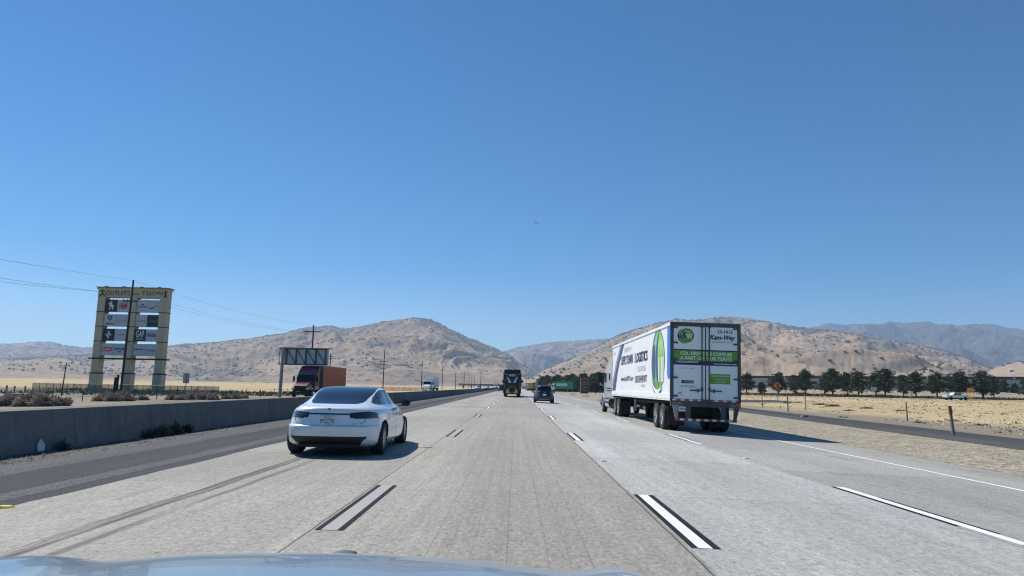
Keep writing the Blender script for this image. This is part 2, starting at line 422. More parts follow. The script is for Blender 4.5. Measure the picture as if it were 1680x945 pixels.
c = s.mix(1.0, c, s.ramp(grain, [(.36, (.40, .39, .37)), (.45, (.88, .88, .87)), (.55, (1.08, 1.08, 1.08)), (.66, (1.7, 1.7, 1.68))]), 'MULTIPLY')
lu = s.math('MULTIPLY', s.math('ADD', X, 5.6), 2*PI/3.62)                  # oil down the middle of each lane
oil = s.mr(s.math('COSINE', lu), .1, -1.0); c = s.mix(s.math('MULTIPLY', oil, s.math('MULTIPLY', big, .22)), c, (.19, .175, .15))
def line_at(x0, w, soft=.006, src=xw):
    return s.mr(s.math('ABSOLUTE', s.math('SUBTRACT', src, x0)), w+soft, w)
jt = s.math('MAXIMUM', s.math('MAXIMUM', line_at(-1.99, .007), line_at(1.58, .008)), line_at(5.2, .006))
ym = s.math('ADD', Y, s.math('MULTIPLY', s.noise(2, 2, .5, (1, 0, 0)), .05))
for per, ph, xa, xb in ((4.6, 1.1, -6, -1.98), (4.9, 2.2, -1.98, 1.58), (5.2, 3.0, 1.58, 5.22), (5.2, 3.9, 5.22, 8.9)):
    fr = s.math('ABSOLUTE', s.math('SUBTRACT', s.math('FRACT', s.math('DIVIDE', s.math('ADD', ym, ph), per)), .5))
    inl = s.math('MULTIPLY', s.math('GREATER_THAN', X, xa), s.math('LESS_THAN', X, xb))
    wn = s.n('ShaderNodeTexWhiteNoise', noise_dimensions='1D'); s.l(s.math('ADD', s.math('FLOOR', s.math('ADD', s.math('DIVIDE', s.math('ADD', Y, ph), per), .5)), xa*7.3), wn.inputs['W'])
    c = s.mix(inl, c, s.mix(1.0, c, s.ramp(wn.outputs['Value'], [(0, (.90, .90, .895)), (1, (1.07, 1.07, 1.07))]), 'MULTIPLY'))
    jt = s.math('MAXIMUM', jt, s.math('MULTIPLY', s.math('MULTIPLY', s.mr(fr, .0032, .0012), inl), .55))
c = s.mix(s.math('MULTIPLY', jt, .85), c, (.055, .05, .045))
cv = s.n('ShaderNodeTexVoronoi', feature='DISTANCE_TO_EDGE'); wv_ = s.n('ShaderNodeVectorMath', operation='ADD'); nzc = s.n('ShaderNodeTexNoise'); s.l(s.co((1, 1, 1)), nzc.inputs['Vector']); nzc.inputs['Scale'].default_value = 1.4
s.l(s.co((.28, .16, 1)), wv_.inputs[0]); sc3 = s.n('ShaderNodeVectorMath', operation='SCALE'); s.l(nzc.outputs['Color'], sc3.inputs[0]); sc3.inputs['Scale'].default_value = .22; s.l(sc3.outputs[0], wv_.inputs[1]); s.l(wv_.outputs[0], cv.inputs['Vector']); cv.inputs['Scale'].default_value = 1.0
crk = s.math('MULTIPLY', s.mr(cv.outputs['Distance'], .0028, .0010), s.mr(s.noise(.13, 2, .5, (1, .6, 1)), .54, .60))
c = s.mix(s.math('MULTIPLY', crk, .7), c, (.07, .065, .06))
gv = None
for k, x0 in enumerate((-.74, -.56, -.36, -.05, .30, .48, .66)):
    li = s.math('MULTIPLY', line_at(x0, .004, .004, X), .28 if k % 3 else .42); gv = li if gv is None else s.math('MAXIMUM', gv, li)
c = s.mix(gv, c, (.09, .085, .075))
wsk = s.math('MULTIPLY', s.math('SUBTRACT', s.noise(.22, 2, .5, (0, 1, 0)), .5), .25); xs_ = s.math('ADD', X, wsk)
sk = s.math('MAXIMUM', s.math('MULTIPLY', s.math('MAXIMUM', line_at(-4.15, .03, .04, xs_), line_at(-4.05, .025, .04, xs_)), 1.0), s.math('MULTIPLY', line_at(-3.76, .03, .05, xs_), .75))
sk = s.math('MULTIPLY', sk, s.math('MULTIPLY', s.mr(Y, 24, 12), s.mr(s.noise(10, 3, .7, (1, .04, 1)), .3, .55)))
c = s.mix(s.math('MULTIPLY', sk, .9), c, (.06, .056, .05))
st = s.mr(s.noise(.9, 3, .6, (1, .4, 1)), .64, .74); c = s.mix(s.math('MULTIPLY', st, .38), c, (.16, .15, .14)); st2 = s.mr(s.noise(1.7, 4, .7, (1, .3, 1)), .66, .72); c = s.mix(s.math('MULTIPLY', st2, .22), c, (.52, .51, .49)); sp = s.mr(s.noise(6, 2, .5), .735, .755); c = s.mix(s.math('MULTIPLY', sp, .6), c, (.09, .085, .08))
s.col(c); s.set(Roughness=.85, Specular_IOR_Level=.35); s.bump(grain, .4, .006); M['lane_concrete'] = s.m
sheet('road', -5.62, 10.8, YS, M['lane_concrete'], .008, edge=.05, seed=3)

def asphalt(name, lo, hi, grain_scale=60, contrast=.5):
    s = NT(name)
    a = s.noise(.5, 4, .6, (1.5, .1, 1)); b = s.noise(grain_scale, 3, .75); st_ = s.noise(7, 3, .6, (1, .03, 1))
    c = s.ramp(s.math('ADD', s.math('MULTIPLY', a, .5), s.math('MULTIPLY', st_, .5)), [(.35, lo), (.65, hi)])
    c = s.mix(1.0, c, s.ramp(b, [(.35, (1-contrast,)*3), (.5, (1, 1, 1)), (.68, (1+contrast*1.6,)*3)]), 'MULTIPLY')
    s.col(c); s.set(Roughness=.9, Specular_IOR_Level=.12); s.bump(b, .6, .008); M[name] = s.m; return s.m
asphalt('shoulder_asphalt', (.046, .049, .054), (.072, .075, .08), 45, .45)
asphalt('rough_asphalt', (.078, .08, .083), (.118, .12, .122), 24, .6)
asphalt('ramp_asphalt', (.05, .052, .055), (.078, .078, .08), 40, .3)
sheet('shoulder', -7.55, -5.5, YS, M['shoulder_asphalt'], .004, edge=.08, seed=11)
sheet('rumble_strip', -6.35, -5.95, YS, M['rough_asphalt'], .006, edge=.1, seed=17)
sheet('rough_shoulder', -8.35, -7.45, YS, M['rough_asphalt'], .002, edge=.12, seed=23)
def gravel(name, cols, big, small):
    s = NT(name); v = s.vor(big); v2 = s.vor(small); nz = s.noise(.8, 4, .6); n5 = s.noise(6, 4, .7)
    base = s.ramp(s.math('ADD', s.math('MULTIPLY', nz, .5), s.math('MULTIPLY', n5, .5)), [(.33, cols[0]), (.5, cols[1]), (.67, cols[2])])
    w = s.n('ShaderNodeSeparateColor'); s.l(v['Color'], w.inputs[0])
    base = s.mix(1.0, base, s.ramp(w.outputs[0], [(0, (.55,)*3), (.5, (1,)*3), (1, (1.4,)*3)]), 'MULTIPLY')
    base = s.mix(s.mr(v2['Distance'], .5, .8, 0, .5), base, tuple(k*.4 for k in cols[0]))
    s.col(base); s.set(Roughness=1.0, Specular_IOR_Level=.15); s.bump(s.math('ADD', v['Distance'], n5), .8, .03); M[name] = s.m; return s.m
gravel('shoulder_gravel', ((.085, .083, .078), (.14, .135, .125), (.20, .195, .18)), 20, 38)
gravel('verge_gravel', ((.26, .225, .165), (.35, .31, .235), (.43, .385, .30)), 9, 20)
sheet('gravel_strip', -9.34, -8.25, YS, M['shoulder_gravel'], .001, edge=.06, seed=31)
# gravel verge on the right, up to the ramp
RX = lambda y: 16.9+.066*(y-24)
YR = [y for y in YS if -20 <= y <= 300]
mb = MB(); mb.keep = True
for y in YR:
    xa, xb = 10.75+.25*noise.noise((y*.3, 1, 0))+.12*noise.noise((y*1.9, 4, 0)), min(RX(y)+.05, 33)
    for k in range(5): x = xa+(xb-xa)*k/4; mb.v.append((x, y, g(x)+.012))
mb.f = [(j*5+i, j*5+i+1, (j+1)*5+i+1, (j+1)*5+i) for j in range(len(YR)-1) for i in range(4)]
structure(mb, 'gravel_verge', M['verge_gravel'])
# the narrow paved ramp with its asphalt dike
mb = MB(); mb.keep = True
for y in YR: mb.v += [(RX(y)+k, y, g(RX(y)+k)+.03) for k in (0, 1.6, 3.4)]
mb.f = [(j*3+i, j*3+i+1, (j+1)*3+i+1, (j+1)*3+i) for j in range(len(YR)-1) for i in range(2)]
structure(mb, 'ramp_road', M['ramp_asphalt'])
mb = MB(); dk = [(-.55, -.05), (-.42, .10), (-.3, .17), (-.12, .17), (0, .06), (.05, -.02)]
for y in YR: mb.v += [(RX(y)+a, y, g(RX(y))+b) for a, b in dk]
k = len(dk); mb.f = [(j*k+i, j*k+i+1, (j+1)*k+i+1, (j+1)*k+i) for j in range(len(YR)-1) for i in range(k-1)]
structure(mb, 'asphalt_kerb', M['ramp_asphalt'])
# the cross road where the pickup drives, and the road far behind the lorry
def road_strip(name, pts, w, mat, dz=.03):
    mb = MB(); mb.keep = True
    for i, p in enumerate(pts):
        p = Vector(p); d = (Vector(pts[min(i+1, len(pts)-1)])-Vector(pts[max(i-1, 0)])).normalized(); q = Vector((-d.y, d.x))*w/2
        mb.v += [(p.x+q.x, p.y+q.y, g(p.x+q.x)+dz), (p.x-q.x, p.y-q.y, g(p.x-q.x)+dz)]
    mb.f = [(2*i, 2*i+1, 2*i+3, 2*i+2) for i in range(len(pts)-1)]
    return structure(mb, name, mat)
road_strip('cross_road', [(260, 175), (190, 178), (130, 184), (95, 186), (60, 186), (42, 190), (30, 210)], 7, M['ramp_asphalt'])
road_strip('side_road', [(20, 117), (28, 116), (36, 115), (43, 114)], 19, M['ramp_asphalt'], .034)
# opposite carriageway
mb = MB(); mb.keep = True; cols = [-29.5, -28, -13, -10.2]
for y in YS: mb.v += [(x, y, g(x)+.006) for x in cols]
mb.f = [(j*4+i, j*4+i+1, (j+1)*4+i+1, (j+1)*4+i) for j in range(len(YS)-1) for i in range(3)]
structure(mb, 'opposite_road', M['rough_asphalt'])

# ------------------------------------------------------------------ painted lane markings
def painted(name, col, wear):
    s = NT(name); f = s.noise(30, 4, .75, (1, .5, 1)); f2 = s.noise(3, 3, .6, (1, .3, 1))
    c = s.ramp(s.math('ADD', s.math('MULTIPLY', f, .6), s.math('MULTIPLY', f2, .4)), [(.5-wear*.25, tuple((1-wear*.5)*k+wear*.5*.30 for k in col)), (.56, col)])
    s.col(c); s.set(Roughness=.85, Specular_IOR_Level=.12); M[name] = s.m
painted('road_white', (.74, .75, .76), .62); painted('road_white_worn', (.37, .365, .345), .5); painted('road_black', (.017, .019, .021), .03)
mk = {k: MB() for k in ('road_white', 'road_white_worn', 'road_black')}
for m in mk.values(): m.keep = True
def mark(k, x0, x1, y0, y1):
    n = max(1, int((y1-y0)/2)); ys = [y0+(y1-y0)*i/n for i in range(n+1)]
    for a, b in zip(ys, ys[1:]): mk[k].quad((x0, a, g(x0)+.0125), (x1, a, g(x1)+.0125), (x1, b, g(x1)+.0125), (x0, b, g(x0)+.0125))
PER = 13.1
for i in range(26):
    y = 7.2+PER*i; mark('road_black', -1.95, -1.89, y, y+3.2); mark('road_white_worn' if i < 3 else 'road_white', -1.89, -1.73, y, y+3.2); mark('road_black', -1.73, -1.67, y, y+3.2)
    y = 6.75+PER*i; mark('road_black', 1.635, 1.70, y, y+3.25); mark('road_white', 1.70, 1.835, y, y+3.25); mark('road_black', 1.835, 1.91, y, y+3.25)
    y = 7.65+PER*i; mark('road_white', 5.26, 5.41, y, y+4.3); mark('road_black', 5.20, 5.26, y+1, y+4.3); mark('road_black', 5.41, 5.465, y+.6, y+3.2)
for i in range(45): mark('road_white', 8.76, 8.88, -10+8*i, -2+8*i)
for k, m in mk.items(): structure(m, 'lane_marking', M[k])

# ------------------------------------------------------------------ hills
def lin(pts, x):
    if x <= pts[0][0]: return pts[0][1]
    for (a, ya), (b, yb) in zip(pts, pts[1:]):
        if x <= b:
            t = (x-a)/(b-a); t2 = t*t*(3-2*t)*.5+t*.5; return ya+(yb-ya)*t2
    return pts[-1][1]
def skyline(pts):
    out = []
    for px, py in pts:
        d = ray(px, py); out.append((math.atan2(d.x, d.y), d.z/math.hypot(d.x, d.y)))
    return out
def ridged(p, oc=4):
    v, a, f, tot = 0, 1, 1, 0
    for _ in range(oc):
        v += a*(1-abs(noise.noise(p*f))*2); tot += a; a *= .5; f *= 2.1
    return v/tot
SCRUB = {}
def hill(name, pts, D, foot, mat, nu=280, nv=90, seed=0, spur=.30, fu=14, scr=(.5, .0, 1.0), power=1.25, dvar=.12, back=6, LS=1500, rough=.45):
    sk = skyline(pts); a0, a1 = sk[0][0], sk[-1][0]; mb = MB(); att = []; W = nv+1+back
    for i in range(nu+1):
        a = a0+(a1-a0)*i/nu; te = max(lin(sk, a), .0005)
        jit = 1+.012*noise.fractal(Vector((a*160, seed, 0)), .8, 2, 4)
        dc = D*(1+dvar*noise.noise((a*5, seed, 3))); f0 = foot*(1+.10*noise.noise((a*7, seed+9, 3)))
        H = te*dc+CAM_H
        for j in range(W):
            if j <= nv:
                v = j/nv; r = f0+(dc-f0)*v
                wx, wy = math.sin(a)*r/LS, math.cos(a)*r/LS
                p = Vector((wx+.35*noise.noise((wx*1.3, wy*1.3, seed+2.)), wy*.8+.35*noise.noise((wx*1.3, wy*1.3, seed+7.)), seed))
                rg = ridged(p, 6); wr = ridged(p*3.1+Vector((0, 0, 4)), 5)
                env = min(1, v*5.0)*(1-v**4)
                h = H*(v**power) + H*spur*env*((rg-.45)*1.0+(wr-.5)*rough)
                h = max(-3, min(h, te*r*(.985+.015*max(0, (v-.9)*10))+CAM_H)); h *= 1+(jit-1)*max(0, (v-.88)/.12)
                gul = max(0, min(1, (.42-rg)*2.2+.25))
                sc_ = .06+scr[0]*(.5+.5*noise.fractal(Vector((wx*2.2, wy*1.6, seed+2)), .9, 2, 4))+scr[1]*gul+scr[2]*(v**2)*(.6+.7*noise.noise((wx*1.7, wy*1.2, seed+8)))
                att.append(max(0, min(1, sc_)))
            else:
                b = (j-nv)/back; r = dc*(1+.22*b); h = H*jit*(1-.75*b)-8*b; att.append(att[-1])
            mb.v.append((math.sin(a)*r, math.cos(a)*r, h-1.2))
    for i in range(nu):
        for j in range(W-1): mb.f.append((i*W+j, (i+1)*W+j, (i+1)*W+j+1, i*W+j+1))
    me = bpy.data.meshes.new(name); me.from_pydata(mb.v, [], mb.f)
    for p in me.polygons: p.use_smooth = True
    A = me.attributes.new('scrub', 'FLOAT', 'POINT'); A.data.foreach_set('value', att)
    me.materials.append(mat); o = link(name, me); tag(o, kind='structure')
    SCRUB[name+str(seed)] = (mb.v, att, W, nv, nu); return o
def hill_mat(name, tan, tan2, dark, size, patch=1.3):
    s = NT(name); at = s.n('ShaderNodeAttribute', attribute_name='scrub').outputs['Fac']
    n1 = s.noise(.0022, 5, .65); n2 = s.noise(.012, 4, .7); v = s.vor(1/size); n3 = s.noise(.05, 3, .7); n4 = s.noise(.0045, 4, .7, (1, 1, 3))
    c = s.ramp(s.math('ADD', s.math('MULTIPLY', n1, .5), s.math('MULTIPLY', n4, .5)), [(.36, tan2), (.52, tan), (.66, tuple(k*1.12 for k in tan))])
    c = s.mix(s.mr(n2, .52, .70, 0, .42), c, tuple(.5*(a+b) for a, b in zip(tan2, dark)))
    v2 = s.vor(1/(size*2.1)); w = s.math('ADD', at, s.math('MULTIPLY', s.math('SUBTRACT', n2, .5), 1.0))
    d1 = s.mr(s.math('SUBTRACT', s.math('MULTIPLY', s.math('SUBTRACT', w, .14), .66*patch), v['Distance']), -.02, .05)
    d2 = s.mr(s.math('SUBTRACT', s.math('MULTIPLY', s.math('SUBTRACT', w, .22), .46*patch), v2['Distance']), -.01, .04)
    pat = s.mr(s.math('ADD', at, s.math('MULTIPLY', s.math('SUBTRACT', n1, .5), 1.5)), .58, .92)
    f = s.math('MAXIMUM', s.math('MAXIMUM', s.math('MULTIPLY', d1, .8), d2), s.math('MULTIPLY', pat, s.mr(n3, .35, .6, .3, .8)))
    c = s.mix(s.math('MULTIPLY', f, .88), c, dark)
    s.col(c); s.set(Roughness=1.0, Specular_IOR_Level=.05); s.bump(s.math('ADD', n2, s.math('MULTIPLY', n3, .3)), .35, 7); M[name] = s.m
hill_mat('hill_grass', (.345, .255, .17), (.262, .194, .135), (.068, .070, .053), 24)
hill_mat('hill_scrub', (.29, .225, .165), (.21, .168, .125), (.056, .062, .047), 44, 1.35)
hill_mat('hill_forest', (.11, .10, .07), (.062, .06, .045), (.026, .032, .024), 60, 1.9)

HD = dict(foot=2200)
# left massif with its rounded summit
hill('hill', [(-160, 592), (-60, 590), (30, 588), (120, 583), (200, 578), (262, 571), (305, 565), (345, 562), (400, 556), (455, 548), (505, 537), (545, 534), (566, 539), (590, 535), (630, 527), (680, 521), (705, 523), (722, 530), (740, 541), (775, 556), (805, 568), (830, 579), (860, 600), (890, 622), (910, 636)], 5200, 2500, M['hill_grass'], 520, 220, 1, .41, 15, (.66, .45, .90), 1.0, LS=760, rough=.36)
# farther line behind the pylon sign
hill('hill', [(-200, 560), (-60, 564), (20, 564), (50, 561), (85, 561), (110, 567), (135, 570), (165, 569), (200, 566), (235, 567), (262, 569), (280, 566), (310, 563), (350, 566), (420, 590), (480, 612)], 8200, 5200, M['hill_scrub'], 300, 150, 12, .44, 18, (.7, .5, .7), .95, LS=1000)
# gap behind the coach
hill('hill', [(760, 600), (800, 586), (830, 575), (850, 569), (885, 564), (905, 561), (935, 559), (970, 557), (1010, 555), (1060, 552), (1110, 560)], 9500, 5200, M['hill_scrub'], 240, 140, 5, .45, 20, (.85, .55, .75), 1.0, LS=1200)
# right massif
hill('hill', [(845, 634), (875, 616), (900, 603), (930, 592), (960, 577), (990, 562), (1020, 547), (1050, 538), (1085, 528), (1110, 523), (1135, 525), (1160, 522), (1190, 519), (1215, 521), (1245, 524), (1270, 529), (1310, 536), (1345, 540), (1400, 546), (1440, 556), (1490, 562), (1540, 573), (1580, 584), (1618, 600), (1645, 614), (1680, 628), (1720, 640)], 4700, 1500, M['hill_grass'], 560, 200, 21, .45, 15, (.54, .44, .78), 1.3, LS=740, rough=.34)
# the bare knoll at the far right
hill('hill', [(1560, 640), (1590, 624), (1615, 609), (1640, 600), (1665, 594), (1690, 590), (1750, 584), (1830, 580)], 3600, 1500, M['hill_grass'], 160, 90, 33, .28, 16, (.35, .15, .2), 1.3, LS=700)
# dark wooded range
hill('hill', [(1270, 545), (1310, 541), (1335, 536), (1362, 530), (1385, 532), (1420, 531), (1445, 531), (1462, 527), (1480, 530), (1500, 528), (1522, 527), (1540, 532), (1555, 531), (1570, 534), (1600, 531), (1630, 532), (1660, 538), (1700, 545), (1800, 552)], 11500, 6500, M['hill_forest'], 340, 150, 41, .48, 17, (.8, .45, .7), .95, LS=1300)

# ------------------------------------------------------------------ oaks on the slopes
def blob(seed, sub=1):
    bm = bmesh.new(); bmesh.ops.create_icosphere(bm, subdivisions=sub, radius=1)
    for v in bm.verts:
        k = 1+.45*noise.noise(v.co*1.6+Vector((seed*3.1, 0, 0))); v.co = Vector((v.co.x*k, v.co.y*k, max(-.25, v.co.z*k*.72)))
    vs_, fs_ = [v.co.copy() for v in bm.verts], [tuple(v.index for v in f.verts) for f in bm.faces]; bm.free(); return vs_, fs_
BL = [blob(i, 2) for i in range(5)]; BL1 = [blob(i+9, 1) for i in range(5)]
oakm = []
for vs_, fs_ in BL:
    m = MB(); m.add(vs_, fs_); oakm.append(m.mesh('oak_tree', M['oak_leaves'], False))
rng = random.Random(5)
def place(v): return v.x*0+0
mass = MB()
indiv = []
for key, cnt, lim in (('hill1', 5200, 1.5), ('hill21', 4800, 1.5), ('hill12', 2200, 1.2), ('hill5', 1500, 1.2), ('hill33', 60, .5)):
    vv, att, W, nv, nu = SCRUB[key]; got = 0; tries = 0
    while got < cnt and tries < 90000:
        tries += 1; i = rng.randrange(1, nu); j = rng.randrange(int(nv*.12), nv+2); a = att[i*W+j]; v = j/nv
        near_top = v > .94
        clump = .5+.5*noise.noise((i*.22, j*.3, 7))
        if rng.random() > (.03+a*a*lim)*(.25+1.5*max(0, clump-.25)) and not (near_top and rng.random() < .45): continue
        p = Vector(vv[i*W+j]).lerp(Vector(vv[(i+1)*W+min(j+1, W-1)]), rng.random()); r = rng.uniform(2.7, 6.4)*(1.0 if key in ('hill1', 'hill21') else 1.35)
        got += 1
        c = co.matrix_world.inverted() @ p; sx = 840+F_PX*c.x/-c.z
        if key in ('hill1', 'hill21') and 0 < sx < 1680: indiv.append((p.length/r, p, r))
        else:
            vs_, fs_ = BL1[rng.randrange(5)]; mass.add([p+Vector((q.x*r, q.y*r, q.z*r+r*.2)) for q in vs_], fs_)
indiv.sort(key=lambda t: t[0])
for k, (_, p, r) in enumerate(indiv):
    if k < 290:
        o = link('oak_tree', oakm[k % 5]); o.location = p+Vector((0, 0, r*.2)); o.scale = (r, r, r*rng.uniform(.85, 1.15)); o.rotation_euler.z = rng.uniform(0, 6)
        tag(o, 'dark round oak dotted on a dry tan hillside beyond the freeway', 'tree', 'oaks dotted over the dry hillsides')
    else:
        vs_, fs_ = BL1[rng.randrange(5)]; mass.add([p+Vector((q.x*r, q.y*r, q.z*r+r*.2)) for q in vs_], fs_)
tag(mass.build('hillside_woods', M['oak_leaves']), 'scattered dark oaks and scrub covering the dry hills', 'woods', kind='stuff')

# ------------------------------------------------------------------ haze
hz = MB(); hz.b2(-15800, 15800, -380, 15400, -4.5, 1250)
ho = hz.build('haze', None) if False else None
s = NT('haze'); vol = s.n('ShaderNodeVolumePrincipled'); vol.inputs['Color'].default_value = (.52, .71, 1.0, 1); vol.inputs['Density'].default_value = 8.2e-5; vol.inputs['Anisotropy'].default_value = .2
s.t.nodes.remove(s.b); s.l(vol.outputs[0], s.out.inputs['Volume']); M['haze'] = s.m
tag(hz.build('haze', s.m), 'pale blue haze lying over the valley and hills', 'haze', kind='stuff')
# ================================================================== vehicles
def arch(wheels, r):                                   # wheel-arch test: (y, z) of each axle
    return lambda c: any((c.y-y)**2+(c.z-z)**2 < r*r for y, z in wheels)

# ---------------------------------------------------------------- white fastback sedan
car = thing('sedan', 'white fastback sedan with dark glass roof in the lane beside the median barrier', 'car', (-3.66, 14.0, 0), R(0.6)); car.scale = (1.0, 1.0, .955)
LV = [  # z, rear y, front y, half width, rear roundness, front roundness
    (.20, .42, 4.80, .90, 6, 4), (.27, .18, 4.90, .945, 5.6, 4), (.36, .07, 4.95, .965, 5.2, 3.6), (.48, .02, 4.97, .98, 4.8, 3.4), (.60, .005, 4.97, .987, 4.6, 3.2),
    (.635, .012, 4.96, .987, 4.5, 3.1), (.655, .055, 4.94, .985, 4.4, 3.0), (.70, .068, 4.91, .984, 4.3, 2.9), (.76, .085, 4.83, .98, 4.2, 2.8), (.84, .10, 4.62, .97, 4.0, 2.7), (.91, .125, 4.38, .95, 3.8, 2.7), (.965, .135, 4.15, .915, 3.6, 2.8), (1.00, .16, 4.0, .88, 3.4, 2.9),
    (1.022, .22, 3.90, .855, 3.4, 3), (1.05, .38, 3.80, .83, 3.4, 3.2), (1.10, .62, 3.62, .80, 3.6, 3.4), (1.17, .88, 3.40, .765, 3.8, 3.6), (1.25, 1.14, 3.18, .73, 4, 3.8), (1.32, 1.38, 2.98, .695, 4, 3.8), (1.375, 1.62, 2.80, .66, 3.8, 3.6), (1.41, 1.82, 2.66, .61, 3.4, 3.3), (1.432, 2.02, 2.52, .50, 2.8, 2.8), (1.442, 2.2, 2.4, .25, 2, 2)]
AX, FXL = .98, 3.94
in_arch = arch([(AX, .35), (FXL, .35)], .385)
def belt(y): return .985-.012*(y-2.2)
def reg(c, n):
    ax, side = abs(c.x), abs(n.x)
    if in_arch(c) and ax > .55: return None
    if c.y < .75 and n.y < -.25 or (c.y < .6 and c.z < .3):
        if c.z < .43 and ax < .66-.0*c.z+ (0.43-c.z)*-.9+.10: return 'diffuser'
        lo = .79+.05*max(0, .62-ax); hi = .93-.10*max(0, (.62-ax))-.30*max(0, ax-.76)
        if ax > .40 and lo < c.z < hi and ax < .935: return 'lampL' if c.x < 0 else 'lampR'
        if ax <= .42 and .868 < c.z < .898: return 'bar'
    if c.z > 1.075 and c.y < 2.6:
        lim = .535+.10*min(1, (c.z-1.075)/.3)-.10*max(0, 1-(c.z-1.075)/.05)**2
        if c.z < 1.36 and n.y < -.05 and ax < min(lim, .61): return 'rear_glass'
        if c.z >= 1.36 and ax < .60: return 'roof_glass'
    if c.z >= 1.36 and c.y >= 2.6 and ax < .56: return 'roof_glass'
    if c.z > 1.06 and c.y > 2.7 and n.y > .25: return 'wind_glass'
    if side > .45 and c.z > belt(c.y)+.06 and .92 < c.y < 3.42:
        top = 1.345-.17*max(0, (1.55-c.y))-.28*max(0, c.y-2.75)
        base = belt(c.y)+.06+.16*max(0, 1.25-c.y)
        if base < c.z < top:
            if abs(c.y-2.28) < .045 or abs(c.y-1.34) < .02: return 'pillar'
            if c.y > 2.28: return 'sideF'+('L' if c.x < 0 else 'R')
            return 'sideB'+('L' if c.x < 0 else 'R')
        if base-.025 < c.z < top+.02: return 'pillar'
    return 'body'
mm = dict(body=M['white_paint'], sill=M['dark_plastic'], diffuser=M['dark_plastic'], lampL=M['smoke_lens'], lampR=M['smoke_lens'], bar=M['black'], rear_glass=M['glass'], roof_glass=M['glass'], wind_glass=M['glass'], pillar=M['black'],
          sideFL=M['side_glass'], sideFR=M['side_glass'], sideBL=M['side_glass'], sideBR=M['side_glass'])
nm = dict(body='body', sill='sill', diffuser='bumper_diffuser', lampL='tail_lamp', lampR='tail_lamp', bar='light_bar', rear_glass='rear_window', roof_glass='glass_roof', wind_glass='windscreen', pillar='window_trim', sideFL='side_window', sideFR='side_window', sideBL='side_window', sideBR='side_window')
ob = sliced(LV, reg, mm, car, 420, 160, nm)
MB().b2(-.80, .80, .5, 4.5, .17, .62).build('underbody', M['chassis'], car, bevel=.05)
MB().b2(-.62, .62, 1.6, 3.3, .62, 1.0).build('cabin', M['black'], car, bevel=.1)
for sx in (-1, 1):
    for y in (AX, FXL): wheel(car, sx*.842, y, .352, .25, 'alloy', 10, sx)
    m = MB(); m.box((0, 0, 0), (.22, .14, .16), taper=(.9, .8)); o = m.build('door_mirror', M['dark_plastic'], car, R(50), .035, (sx*1.06, 3.22, 1.06))
    MB().b2(-.13*sx-.06, -.13*sx+.06, -.03, .03, -.085, -.05).build('mirror_arm', M['dark_plastic'], o, False, .01)
    m = MB()
    for y in (2.42, 1.42): m.box((sx*.957, y+.12, .845), (.025, .24, .03))
    m.build('door_handle', M['white_paint'], car, False, .008) if False else None
def surf_y(x, z):
    for a_, b_ in zip(LV, LV[1:]):
        if a_[0] <= z <= b_[0]:
            t = (z-a_[0])/(b_[0]-a_[0]); yr, yf, w_, nr = (a_[i]+(b_[i]-a_[i])*t for i in (1, 2, 3, 4)); yc = (yr+yf)/2
            return yc-(yc-yr)*max(0, 1-(abs(x)/w_)**nr)**(1/nr)
def surf_x(y, z):
    for a_, b_ in zip(LV, LV[1:]):
        if a_[0] <= z <= b_[0]:
            t = (z-a_[0])/(b_[0]-a_[0]); yr, yf, w_, nr, nf = (a_[i]+(b_[i]-a_[i])*t for i in (1, 2, 3, 4, 5)); yc = (yr+yf)/2; n_ = nr if y < yc else nf
            return w_*max(0, 1-(abs(y-yc)/((yf-yr)/2))**n_)**(1/n_)-.001
lid = [(-.70, .80), (-.69, .74), (-.64, .70), (-.5, .685), (0, .68), (.5, .685), (.64, .70), (.69, .74), (.70, .80)]
m = MB(); m.path([(x, surf_y(x, z)-.001, z) for x, z in lid], .005, 4); m.build('boot_seam', M['black'], car)
for sx in (-1, 1): m = MB(); m.path([(sx*x, surf_y(x, z)-.001, z) for x, z in ((.70, .925), (.72, .95), (.74, .985), (.73, 1.01))], .005, 4); m.build('boot_seam', M['black'], car)
# shut lines: thin dark gaskets sunk in the body sides
for sx in (-1, 1):
    m = MB()
    for y, z0, z1 in ((3.40, .40, .98), (2.30, .36, .98), (1.45, .72, .98)):
        m.path([(sx*surf_x(y, z0+(z1-z0)*t/6), y, z0+(z1-z0)*t/6) for t in range(7)], .005, 4)
    m.build('door_seam', M['black'], car)
m = MB(); m.b2(-.165, .165, -.022, .02, -.085, .085); pl = m.build('licence_plate', M['white_sign'], car, False, .012, (-.02, .085, .755))
m = MB(); put_text(m, '8YCC778', (0, -.026, -.012), (1, 0, 0), (0, 0, 1), .27, .085, .012); m.build('plate_number', M['navy'], pl)
m = MB(); put_text(m, 'California', (0, -.026, .058), (1, 0, 0), (0, 0, 1), .13, .028, .012); m.build('plate_state', M['red_print'], pl)
m = MB(); m.b2(-.185, .185, -.012, .02, -.105, .10); m.build('plate_recess', M['grey_mark'], car, False, .012, (-.02, .098, .755)) if False else None
m = MB(); m.prism([(-.032, .03), (-.012, .036), (0, .03), (.012, .036), (.032, .03), (.026, .018), (.009, .02), (0, -.04), (-.009, .02), (-.026, .018)], (0, .118, .965), (1, 0, 0), (0, .1, 1), .006); m.build('badge', M['black'], car)
m = MB(); m.box((0, .35, .24), (1.15, .5, .07)); m.build('rear_valance', M['chassis'], car, False, .02)

